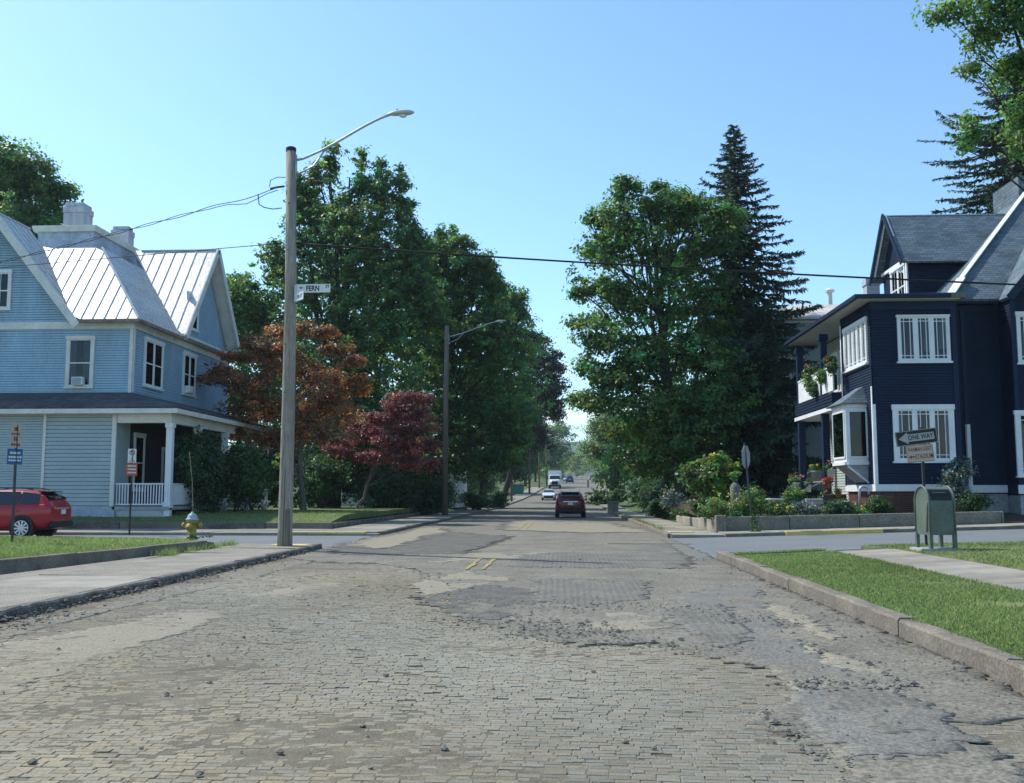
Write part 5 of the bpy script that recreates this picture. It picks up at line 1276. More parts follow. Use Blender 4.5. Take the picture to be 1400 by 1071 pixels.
# hedge of the left yards, under the shade trees
HG = thing("hedge",(-16,72,.3),"long dark hedge under the left shade trees","hedge")
lb = [(-10.6-.2*i%3, 66+i*1.6, 1.3, 1.0,1.2,1.2) for i in range(16)]+[(-12-1.7*i, 66.5, 1.4,1.3,1.0,1.3) for i in range(8)]
leaf_cloud("foliage",lb,26000,.16,"leaf_dark",HG,421,.3,24); b = MB()
for l in lb[::2]: limb(b,(l[0],l[1],0),(l[0],l[1],l[2]),.04,.015,R,3,.1,5)
b.build("stem","bark",HG)
# hedge right of the street below the maple
HG = thing("hedge",(6.2,50.5,.3),"clipped low hedge beside the right sidewalk under the maple","hedge")
lb = [(6.3+.15*(i%2),46.5+i*.9,.72,.75,.7,.42) for i in range(11)]; leaf_cloud("foliage",lb,16000,.09,"leaf_bush",HG,431,.16,20); b = MB()
for l in lb: limb(b,(l[0],l[1],.1),(l[0],l[1],l[2]),.03,.012,R,3,.1,5)
b.build("stem","bark",HG)
lab_r = [(968,690,42,36,2.7,45,"leaf_fresh",6500,.19,"tall leafy bush with big pale leaves above the garden corner"),(830,690,30,22,2.3,112,"leaf_bush",5000,.25,"rounded shrub by the far right sidewalk"),(915,700,12,12,.9,44,"leaf_silver",2200,.1,"trailing grey green plant spilling over the far end of the garden wall"),
         (1140,694,17,14,.75,37.2,"leaf_dark",3600,.06,"left of two clipped round boxwoods behind the garden wall"),(1157,694,16,14,.72,37.1,"leaf_dark",3600,.06,"right of two clipped round boxwoods behind the garden wall"),(1198,692,22,16,.85,37.2,"leaf_bush",4200,.07,"rounded green shrub with yellow tips at the navy house's corner"),
         (1105,698,20,12,.6,37.3,"leaf_silver",3000,.06,"grey lavender clump left of the boxwoods"),(1060,700,24,14,.65,37.6,"leaf_bush",3200,.08,"green perennials under the bird bath"),(955,708,24,12,.7,39.5,"leaf_bush",3800,.09,"low green edging plants at the garden wall's street side"),
         (1030,694,20,18,1.0,41,"leaf_bush",2600,.10,"mixed green plants behind the sign post"),(1085,690,18,18,1.1,41,"leaf_fresh",2600,.10,"fresh green plants behind the bird bath"),(1130,683,16,10,.6,43.5,"leaf_fresh",1800,.09,"low green plants beside the porch steps"),
         (1310,700,22,26,2.3,37.4,"leaf_silver",2600,.12,"loose grey green shrub in front of the white downspout"),(1330,700,24,14,.9,37,"leaf_bush",3000,.10,"low green shrub below the white downspout"),
         (896,690,12,16,1.4,62,"leaf_dark",3000,.14,"dark shrub behind the hedge at the maple's foot")]
for i, (px, py, w_, d_, h, Y, m, n, s, lab) in enumerate(lab_r):
    p = atY(px,py,Y); r_ = w_*Y/FPX; z = bed_z(p.x,Y) if (Y < 60 and p.x < 15.3) else (.62 if Y < 60 else ground_z(p.x-shift(Y),Y)); 
    shrub("garden_shrub" if i not in (1,14) else "shrub",lab,(p.x,Y,z),r_,r_*.85,h,m,n,s,440+i,"garden plants behind the wall",clump=.12+.0*s if s < .1 else .2)
# flowers
def flowers(label, px, py, w_, h_, Y, pm, np_, lm, nl, seed, ps=.07):
    p = atY(px,py,Y); z = bed_z(p.x,Y); r_ = w_*Y/FPX; h = h_*Y/FPX; T = thing("flower_clump",(p.x,Y,z),label,"flowers","flower clumps in the garden bed")
    rnd = random.Random(seed); lb = [(p.x+rnd.uniform(-r_,r_),Y+rnd.uniform(-.4,.4),z+h*rnd.uniform(.25,.6),r_*.3,.3,h*.3) for _ in range(8)]
    leaf_cloud("foliage",lb,nl,.10,lm,T,seed,.16,16,aspect=.4); lb2 = [(a,c-.1,e+h*.3,x*1.2,y*1.1,h*.25) for (a,c,e,x,y,_) in lb]
    leaf_cloud("blossom",lb2,np_,ps,pm,T,seed+1,.10,4,.4,.9,.9)
flowers("sprawling clump of yellow flowers at the sign post",1012,700,38,44,36.9,"petal_yellow",150,"leaf_fresh",5200,501)
flowers("yellow flowers under the bird bath",1068,700,14,22,37.0,"petal_yellow",70,"leaf_bush",1500,503)
flowers("orange lilies at the garden wall's corner",978,704,14,30,37.4,"petal_orange",18,"leaf_bush",1600,505)
flowers("pale lilac lavender spikes left of the boxwoods",1098,690,15,20,37.6,"petal_lilac",240,"leaf_silver",1500,507,.05)
flowers("dusty pink flowers behind the yellow ones",985,688,16,24,38.4,"petal_pink",50,"leaf_bush",1500,509)
flowers("yellow flowers left of the navy house's corner shrub",1174,690,9,16,37.3,"petal_yellow",60,"leaf_fresh",900,511)
# vine creeping up the sign post and weeds at its foot
# flowers on the upper porch of the navy house
def basket(label, px, py, Xp, w_, h_, pm, seed, lm="leaf_fresh", ps=.09, nf=40):
    p = atX(px,py,Xp); k = p.y/FPX; T = thing("flower_basket",(p.x,p.y,p.z-h_*k),label,"flowers","flower baskets on the navy house's upper porch")
    b = MB(); b.lathe((p.x,p.y,p.z-h_*k*.5),[(.1,0),(.2,.22)],10); b.build("pot","pot_white",T)
    leaf_cloud("foliage",[(p.x,p.y,p.z,w_*k*.6,w_*k*.6,h_*k*.55),(p.x,p.y-.1,p.z-h_*k*.5,w_*k*.45,w_*k*.4,h_*k*.5)],1500,.11,lm,T,seed,.14,14); leaf_cloud("blossom",[(p.x-.05,p.y-.1,p.z+h_*k*.1,w_*k*.6,w_*k*.5,h_*k*.6)],nf,ps,pm,T,seed+1,.12,4,.6,.8,.9)
basket("hanging basket of trailing greenery at the porch's far corner",1106,510,11.3,10,22,"petal_pink",521)
basket("basket of yellow green leaves on the upper porch railing",1124,512,11.25,8,12,"petal_yellow",523,"leaf_fresh",.08,24)
basket("leafy basket hanging below the upper porch railing",1112,530,11.2,10,14,"petal_pink",527,"leaf_bush",.07,16)
basket("basket of red flowers beside the upper porch column",1136,496,11.2,9,14,"petal_red",525,"leaf_bush",.08,24)
# ------------------------------------------------------------------ poles, lamps and wires
def lamp_arm(T, x, y, z, reach, up, m="galvanised"):
    b = MB(); pts = []
    for i in range(13):
        t = i/12; pts.append((x+reach*t, y, z+up*(math.sin(t*math.pi/2)**1.05)*(1 if t > .12 else t/.12*.9+.1)*(.35+.65*t)))
    b.tube(pts,.035,7); q = pts[4]
    b.tube([(x+.05,y,z-.42),(x+reach*.2,y,z-.16),q],.025,6); b.box(x-.03,x+.05,y-.05,y+.05,z-.55,z+.15)
    b.build("lamp_arm",m,T,True)
    e = Vector(pts[-1]); h = MB(); rows = []
    prof_ = [(-.08,.03,.03),(0,.06,.06),(.12,.11,.085),(.34,.15,.09),(.55,.13,.07),(.66,.06,.035)]
    for (dx, w_, t_) in prof_:
        for k in range(10):
            a = 2*math.pi*k/10; zz = math.sin(a)*t_*(1 if math.sin(a) > 0 else .55); h.v.append((e.x+dx,y+math.cos(a)*w_,e.z+.01+zz+dx*.06))
    for i in range(len(prof_)-1):
        for k in range(10): h.f.append((i*10+k,i*10+(k+1)%10,(i+1)*10+(k+1)%10,(i+1)*10+k))
    h.f += [tuple(range(9,-1,-1)),tuple(len(prof_)*10-10+k for k in range(10))]
    hd = h.build("lamp_head","lamp_grey",T,True)
    g = MB(); g.lathe((e.x+.36,y,e.z-.085),[(.04,0),(.10,.025),(.115,.05)],10); g.build("lens","lens",hd,True)
    g = MB(); g.lathe((e.x+.2,y,e.z+.10),[(.035,0),(.035,.05),(.02,.06)],8); g.build("photocell","lamp_grey",hd)
    return e
P1 = Vector((-7.42,26.3,.1)); ztop = atY(398,203,26.3).z; xt = atY(398,203,26.3).x
UP = thing("utility_pole",P1,"tall bare wooden utility pole with street lamp and FERN ST sign","pole")
b = MB(); H = ztop-.1
b.tube([(P1.x,P1.y,0),(P1.x+.0,P1.y,.6),(P1.x+.012,P1.y,H*.33),(P1.x+.0,P1.y,H*.66),(xt,P1.y,ztop)],[.205,.19,.175,.155,.135],18); b.build("pole_shaft","wood_pole",UP,True)
b = MB(); b.lathe((xt,P1.y,ztop-.1),[(.143,0),(.143,.1),(.12,.125)],16); b.build("pole_cap","tar",UP)
q = atY(408,217,26.3); lamp_arm(UP,xt+.12,P1.y,q.z-.05,2.62,1.25)
b = MB(); b.tube([(P1.x+.0,P1.y-.195,.1),(P1.x+.02,P1.y-.19,2.2)],.012,5); b.tube([(P1.x+.1,P1.y-.15,.1),(P1.x+.1,P1.y-.15,1.1)],.07,6); b.build("conduit","wood_dark",UP)
for zz in (4.2,5.5,8.1,9.4): MB().lathe((xt+.02,P1.y-.165,zz),[(.02,0),(.02,.03)],6,'Y').build("bolt","post_steel",UP)
def street_sign(F, u0, u1, z0, z1, words, parent, m="sign_white"):
    b = MB(); b.fbox(F,u0,u1,-.006,.006,z0,z1); s = b.build("street_sign",m,parent,bevel=.004)
    for (t, u, z, sz, xs) in words: lettering(t,sz,(u,.009,z),F,"sign_black",s,.006*sz/.2,xs)
    return s
a, c = atY(408,389,26.15), atY(453,401,26.15)
FSN = frame((0,26.12,0),(1,-.05,0),(-.05,-1,0)); ang = 0
u0, u1, z0, z1 = a.x, c.x, c.z, a.z
u0 = -7.22; u1 = u0+.94; zc = (z0+z1)/2
FSN = frame((0,26.10,0),(1,0,0),(0,-1,0))
sg = street_sign(FSN,u0,u1,zc-.115,zc+.115,[("W",u0+.14,zc+.01,.09,1),("FERN",u0+.46,zc-.005,.2,.78),("ST",u0+.86,zc+.045,.11,.9)],UP)
FS2 = frame((-7.20,26.10,0),(.42,.9,0),(.9,-.42,0))
s2 = street_sign(frame((-7.22,26.08,0),(.45,-.55,0),(-.55,-.45,0)),.02,.50,zc-.37,zc-.15,[("ON ST",.26,zc-.26,.14,.9)],UP)
b = MB(); b.box(-7.26,-7.2,26.08,26.2,zc-.36,zc+.1); b.build("sign_bracket","galvanised",UP)
b = MB(); p = atY(384,256,26.3); b.tube([(p.x-.28,P1.y-.05,p.z-.06),(p.x-.1,P1.y-.05,p.z-.02),(p.x+.1,P1.y,p.z+.02)],.03,6); b.tube([(p.x-.3,P1.y-.05,p.z),(p.x-.28,P1.y-.05,p.z+.18),(p.x-.1,P1.y,p.z+.28),(p.x+.12,P1.y,p.z+.27)],.012,5); b.build("wire_clamp","post_steel",UP)

def wire(label, pts, r, sag=None):
    b = MB()
    if sag is not None:
        a, c = map(Vector, pts); pts = [a.lerp(c,i/24)-Vector((0,0,sag*4*(i/24)*(1-i/24))) for i in range(25)]
    b.tube(pts,r,5); return b.build("overhead_wire","black_cable",None,True,label=label,category="cable",group="overhead wires at the pole")
pA = atY(380,258,26.3); pe = atY(0,352,33.0); pe2 = pe+(pe-pA)*.8
tw = [pA.lerp(pe2,i/60)-Vector((0,0,.35*4*(i/60)*(1-i/60)*.5)) for i in range(61)]
wire("upper of two wires from the pole toward the blue house",[v+Vector((0,.03*math.sin(i*.9),.035*math.cos(i*.9)-.0)) for i, v in enumerate(tw)],.012)
wire("service wire twisted round the upper wire beside the pole",[v+Vector((0,-.03*math.sin(i*.9),-.035*math.cos(i*.9)-(.22*math.exp(-((i-3)/1.6)**2)))) for i, v in enumerate(tw)],.011)
pB = atY(392,332,26.3); pl = atY(0,366,34); pr_ = atY(1400,384,26.3-.8)
wire("lower wire from the pole past the blue house roof",[pB,pl+(pl-pB)*.8],.013,.0)
wire("thick black cable crossing the street from pole to navy house",[pB,pr_+(pr_-pB)*.35],.026,.14)
b = MB(); p = pA; lp = [(p.x-.55,26.3,p.z-.15),(p.x-.5,26.25,p.z-.45),(p.x-.35,26.22,p.z-.55),(p.x-.1,26.22,p.z-.6),(p.x+.15,26.2,p.z-.58)]; b.tube(lp,.014,5); b.build("drip_loop","black_cable",UP)

Q = Vector((-7.72,64.2,.13)); zt2 = atY(609,446,64.2).z
LP = thing("lamp_pole",Q,"second wooden pole with a curved lamp arm before the dark trees","pole")
b = MB(); b.tube([Q+Vector((0,0,-.1)),(Q.x,Q.y,zt2*.5),(Q.x+.05,Q.y,zt2)],[.19,.17,.14],14); b.build("pole_shaft","wood_dark",LP,True)
lamp_arm(LP,Q.x+.16,Q.y,zt2-.7,3.1,.95)
wire("faint wire running back from the second pole into the trees",[(Q.x,Q.y,zt2-2.0),(-13,70,zt2-1.0)],.014,.3)
far_poles = [(126,8.6,"nearest of the far lamp posts on the left sidewalk"),(158,9.0,"second of the far lamp posts on the left sidewalk"),(182,9.0,"third of the far lamp posts, level with the truck"),(212,9.0,"fourth of the far lamp posts beyond the truck"),(250,9.5,"fifth and most distant lamp post on the left")]
for (Y, h, lab) in far_poles:
    x, z = XL-.75+shift(Y), prof(Y)+.1; T = thing("lamp_pole",(x,Y,z),lab,"pole","far lamp posts on the left")
    b = MB(); b.tube([(x,Y,z-.1),(x+.03,Y,z+h)],[.16,.12],8); b.build("pole_shaft","wood_dark",T,True); lamp_arm(T,x+.12,Y,z+h-.6,2.8,.9)
for Y in (150,):
    wire("distant wire strung across the street over the truck",[(-16,Y+60,12.3),(14,Y+60,12.0)],.02,.35)

# ------------------------------------------------------------------ signs
def marks(F, rows, m, parent):
    """small flat print too blurred to read: words as short bars"""
    b = MB()
    for (u0, u1, z, h) in rows:
        u = u0
        while u < u1-.01:
            w_ = min(R.uniform(.02,.05),u1-u); b.fbox(F,u,u+w_,.0085,.0105,z-h/2,z+h/2); u += w_+.012
    b.build("lettering",m,parent)
def sign_post(T, x, y, z0, z1, m="post_steel"):
    b = MB(); b.box(x-.028,x+.028,y,y+.018,z0-.1,z1); b.box(x-.028,x-.018,y-.02,y,z0-.1,z1); b.box(x+.018,x+.028,y-.02,y,z0-.1,z1); return b.build("post",m,T)
def disc_ring(F, u, z, r, w_, m, parent, d=.0095, slash=True):
    b = MB(); n = 24
    for k in range(n):
        a, c = 2*math.pi*k/n, 2*math.pi*(k+1)/n
        b.poly(F(u+math.cos(a)*r,d,z+math.sin(a)*r),F(u+math.cos(c)*r,d,z+math.sin(c)*r),F(u+math.cos(c)*(r-w_),d,z+math.sin(c)*(r-w_)),F(u+math.cos(a)*(r-w_),d,z+math.sin(a)*(r-w_)))
    if slash: k = r*.7; s = w_*.45; b.poly(F(u-k-s,d,z+k-s),F(u-k+s,d,z+k+s),F(u+k+s,d,z-k+s),F(u+k-s,d,z-k-s))
    b.build("emblem",m,parent)
p = atZ(177,728,.12); x, y = p.x, p.y
T = thing("parking_sign",(x,y,.12),"no parking sign with a red plate below, on a thin dark post by the porch","sign")
zt = atY(177,614,y).z; sign_post(T,x,y,.12,zt); F = frame((x,y-.025,0),(.72,.69,0),(.69,-.72,0))
b = MB(); b.fbox(F,-.15,.15,-.004,.004,zt-.5,zt); s = b.build("plate","sign_white",T)
disc_ring(F,0,zt-.14,.10,.025,"sign_red",s); lettering("P",.16,(0,.0075,zt-.14),F,"sign_black",s,.004); lettering("(",.2,(0,.0085,zt-.33),F,"sign_black",s,.004); marks(F,[(-.11,.11,zt-.44,.03)],"sign_red",s)
b = MB(); b.fbox(F,-.2,.2,.006,.014,zt-.98,zt-.52); s = b.build("plate","sign_orange",T); F_ = frame((x+.69*.008,y-.025-.72*.008,0),(.72,.69,0),(.69,-.72,0)); marks(F_,[(-.15,.15,zt-.62,.06),(-.15,.15,zt-.74,.06),(-.15,.15,zt-.86,.06)],"sign_white",s)
p = atZ(16,741,.36); x, y = p.x, p.y
T = thing("parking_sign",(x,y,.36),"leaning post with pale restriction sign above blue plate in front of the red car","sign")
zt = atY(23,580,y).z; dx = atY(23,580,y).x-x
b = MB(); b.hexa([(x-.028,y,.26),(x+.028,y,.26),(x+.028,y+.03,.26),(x-.028,y+.03,.26)],[(x+dx-.028,y,zt),(x+dx+.028,y,zt),(x+dx+.028,y+.03,zt),(x+dx-.028,y+.03,zt)]); b.build("post","post_steel",T)
F = frame((x+dx*.95,y-.02,0),(.5,.866,0),(.866,-.5,0)); b = MB(); b.fbox(F,-.13,.13,-.004,.004,zt-.58,zt); s = b.build("plate","sign_tan",T); marks(F,[(-.05,.05,zt-.12,.10),(-.11,.11,zt-.24,.04),(-.05,.05,zt-.36,.1),(-.11,.11,zt-.5,.05)],"sign_red",s)
F = frame((x+dx*.85,y-.02,0),(.5,.866,0),(.866,-.5,0)); b = MB(); b.fbox(F,-.19,.19,-.004,.004,zt-.98,zt-.6); s = b.build("plate","sign_blue",T); marks(F,[(-.13,.13,zt-.70,.05),(-.16,.16,zt-.80,.05),(-.16,.16,zt-.88,.04)],"sign_white",s)

# stop sign seen from behind
y = 35.3; p = atY(1030,727,y); q = atY(1020,625,y); x0 = p.x; T = thing("stop_sign",(x0,y,.15),"back of an octagonal stop sign on a leaning post in front of the garden","sign")
zt = atY(1018,606,y).z; b = MB(); dx = q.x-.05-x0
b.hexa([(x0-.03,y-.03,.0),(x0+.03,y-.03,.0),(x0+.03,y,.0),(x0-.03,y,.0)],[(x0+dx-.03,y-.03,zt+.02),(x0+dx+.03,y-.03,zt+.02),(x0+dx+.03,y,zt+.02),(x0+dx-.03,y,zt+.02)]); b.build("post","post_steel",T)
F = frame((q.x,y+.03,0),(.5,.86,0),(.86,-.5,0)); rz_ = q.z; Rr = .43; oc = [(math.cos(math.pi/8+k*math.pi/4)*Rr,math.sin(math.pi/8+k*math.pi/4)*Rr) for k in range(8)]
b = MB(); b.add([F(u,d,rz_+z) for d in (-.004,.004) for (u,z) in oc],[tuple(range(8)),tuple(range(15,7,-1))]+[(k,(k+1)%8,(k+1)%8+8,k+8) for k in range(8)]); b.build("plate","bare_metal",T)
b = MB(); rnd = random.Random(3); pts = [(x0+.08*math.sin(i*.9),y-.05+.06*math.cos(i*.9),.1+i*.07) for i in range(14)]; b.tube(pts,.01,4); b.build("vine_stem","bark",T)
leaf_cloud("vine",[(x0,y,.5,.12,.12,.4),(x0+.1,y-.05,.2,.3,.15,.1)],500,.07,"leaf_bush",T,531,.1,10)

# one way sign
y = 23.4; a = atY(1262,640,y); x = a.x; zg = lawn_r(x,y)-.05; T = thing("one_way_sign",(x,y,zg),"ONE WAY arrow sign over a stadium sign on one post, behind the mailbox","sign")
zt = atY(1262,590,y).z; sign_post(T,x,y,zg,zt+.1)
c = atY(1253,598,y-.03); F0 = frame((c.x,y-.03,c.z),(1,0,0),(0,-1,0)); tl = math.radians(7)
def tilted(F, t): 
    ct, st = math.cos(t), math.sin(t); return lambda u, d, z: F(u*ct-z*st, d, u*st+z*ct)
F = tilted(F0,tl)
b = MB(); b.fbox(F,-.475,.475,-.004,.004,-.17,.17); pl_ = b.build("plate","sign_black",T,bevel=.003)
b = MB(); d = .0065
b.poly(F(-.41,d,0),F(-.20,d,.135),F(-.20,d,.085),F(.40,d,.085),F(.40,d,-.085),F(-.20,d,-.085),F(-.20,d,-.135)); b.build("arrow","sign_dull",pl_)
lettering("ONE WAY",.15,(.09,.009,0),F,"sign_black",pl_,.003,.82)
b = MB()
for (u0,u1,z0,z1) in ((-.465,.465,.155,.165),(-.465,.465,-.165,-.155),(-.465,-.455,-.155,.155),(.455,.465,-.155,.155)): b.fbox(F,u0,u1,.005,.0065,z0,z1)
b.build("border","sign_dull",pl_)
c = atY(1258,620,y-.03); F = tilted(frame((c.x,y-.03,c.z),(1,0,0),(0,-1,0)),math.radians(5))
b = MB(); b.fbox(F,-.305,.305,-.004,.004,-.20,.20); pl_ = b.build("plate","sign_tan",T,bevel=.003)
lettering("HARMAN GEIST",.13,(0,.0065,.095),F,"sign_red",pl_,.0015,.58); lettering("STADIUM",.15,(.085,.0065,-.075),F,"sign_red",pl_,.0015,.66)
b = MB(); d = .0065; b.poly(F(-.27,d,-.07),F(-.20,d,-.03),F(-.20,d,-.055),F(-.12,d,-.055),F(-.12,d,-.085),F(-.20,d,-.085),F(-.20,d,-.11)); b.build("arrow","sign_red",pl_)
b = MB()
for (u0,u1,z0,z1) in ((-.295,.295,.185,.192),(-.295,.295,-.192,-.185),(-.295,-.288,-.185,.185),(.288,.295,-.185,.185)): b.fbox(F,u0,u1,.005,.0062,z0,z1)
b.build("border","sign_red",pl_)

# ------------------------------------------------------------------ mailbox (back), hydrant
y = 21.2; c = atY(1280,748,y); x = c.x; zg = lawn_r(x,y)
T = thing("mailbox",(x,y,zg),"weathered green street mailbox on four legs beside the right sidewalk","mailbox")
MB().box(x-.42,x+.42,y-.36,y+.36,zg-.06,zg+.03).build("pad","stone_grey",T)
rot = math.radians(10)
def mb_pt(u, d, z): cr, sr = math.cos(rot), math.sin(rot); return Vector((x+u*cr-d*sr, y+u*sr+d*cr, zg+z))
FM = lambda u, d, z: mb_pt(u, d, z)
W2, D2 = .27, .27
profm = [(-D2,.30),(-D2,.98)]+[(-D2*math.cos(t),.98+.30*math.sin(t)) for t in [math.pi*k/12 for k in range(1,12)]]+[(D2,.98),(D2,.30)]
b = MB(); n = len(profm)
b.add([FM(s*W2,d,z) for s in (-1,1) for (d,z) in profm],[tuple(range(n)),tuple(range(2*n-1,n-1,-1))]+[(k,(k+1)%n,(k+1)%n+n,k+n) for k in range(n)])
bo = b.build("body","mailbox_green",T)
for s in (-1,1):                                           # raised side rims
    rim = [(d*1.04,.98+(z-.98)*1.04 if z > .98 else z) for (d,z) in profm]; b = MB()
    b.tube([FM(s*(W2+.005),d,z) for (d,z) in rim],.022,6); b.build("rim","mailbox_green",bo,True)
for (su,sd) in ((-1,-1),(1,-1),(1,1),(-1,1)):
    b = MB(); b.fbox(lambda u,d,z: FM(su*(W2-.01)+u,sd*(D2-.01)+d,z),-.035,.035,-.035,.035,.03,.36); b.build("leg","mailbox_green",T)
b = MB(); b.fbox(FM,-W2+.05,W2-.05,-D2-.012,-D2,.80,.86); b.fbox(FM,-W2+.02,W2-.02,-D2-.008,-D2,.34,.37); b.build("ledge","mailbox_green",bo)
b = MB(); b.add([FM(u,-D2*math.cos(t)*1.012,.98+.304*math.sin(t)) for t in (.08,.35,.65,.95) for u in (-W2+.04,W2-.04)],[(0,1,3,2),(2,3,5,4),(4,5,7,6)]); b.build("hood_panel","sign_black",bo)
b = MB(); t = .62; b.fbox(lambda u,d,z: FM(u,-D2*math.cos(t)*1.03+d,.98+.304*math.sin(t)*1.03+z),-.16,.12,-.008,.008,-.004,.004); b.build("pull_bar","bare_metal",bo)
b = MB(); b.add([FM(-W2-.004,d,z) for (d,z) in ((-.2,.36),(-.12,.36),(-.2,.95),(-.23,.95))],[(0,1,2,3)]); b.build("scuff","car_black",bo)

p = atZ(262,737,.3); y = 26.6; x = atY(262,737,y).x; zg = .3
T = thing("fire_hydrant",(x,y,zg),"yellow fire hydrant with grey cap and marker whip on the lawn corner","hydrant")
b = MB(); b.lathe((x,y,zg-.02),[(.17,0),(.17,.05),(.12,.06),(.118,.46),(.155,.47),(.155,.51)],18); b.build("barrel","hydrant_yellow",T,True)
b = MB(); b.lathe((x,y,zg+.495),[(.17,0),(.17,.035),(.132,.05),(.128,.10),(.09,.16),(.04,.185),(.035,.22),(.02,.225)],18); b.build("bonnet","hydrant_grey",T,True)
for s in (-1,1):
    b = MB(); b.lathe((x+s*.13,y,zg+.36),[(.06,0),(.06,s*.07),(.075,s*.072),(.075,s*.12),(.03,s*.125),(.03,s*.16)],10,'X'); b.build("nozzle","hydrant_yellow",T,True)
b = MB(); b.lathe((x,y-.13,zg+.32),[(.09,0),(.09,-.06),(.1,-.062),(.1,-.11),(.03,-.115),(.03,-.15)],12,'Y'); b.build("nozzle","hydrant_yellow",T,True)
b = MB(); q = atY(258,618,y); b.tube([(x-.01,y+.05,zg+.75),(x-.05,y+.05,zg+1.5),(q.x,y+.05,q.z)],.006,5); b.build("marker_whip","flag_white",T)
leaf_cloud("weed",[(x+.15,y-.1,zg+.05,.3,.15,.08)],160,.06,"leaf_bush",T,533,.08,8)

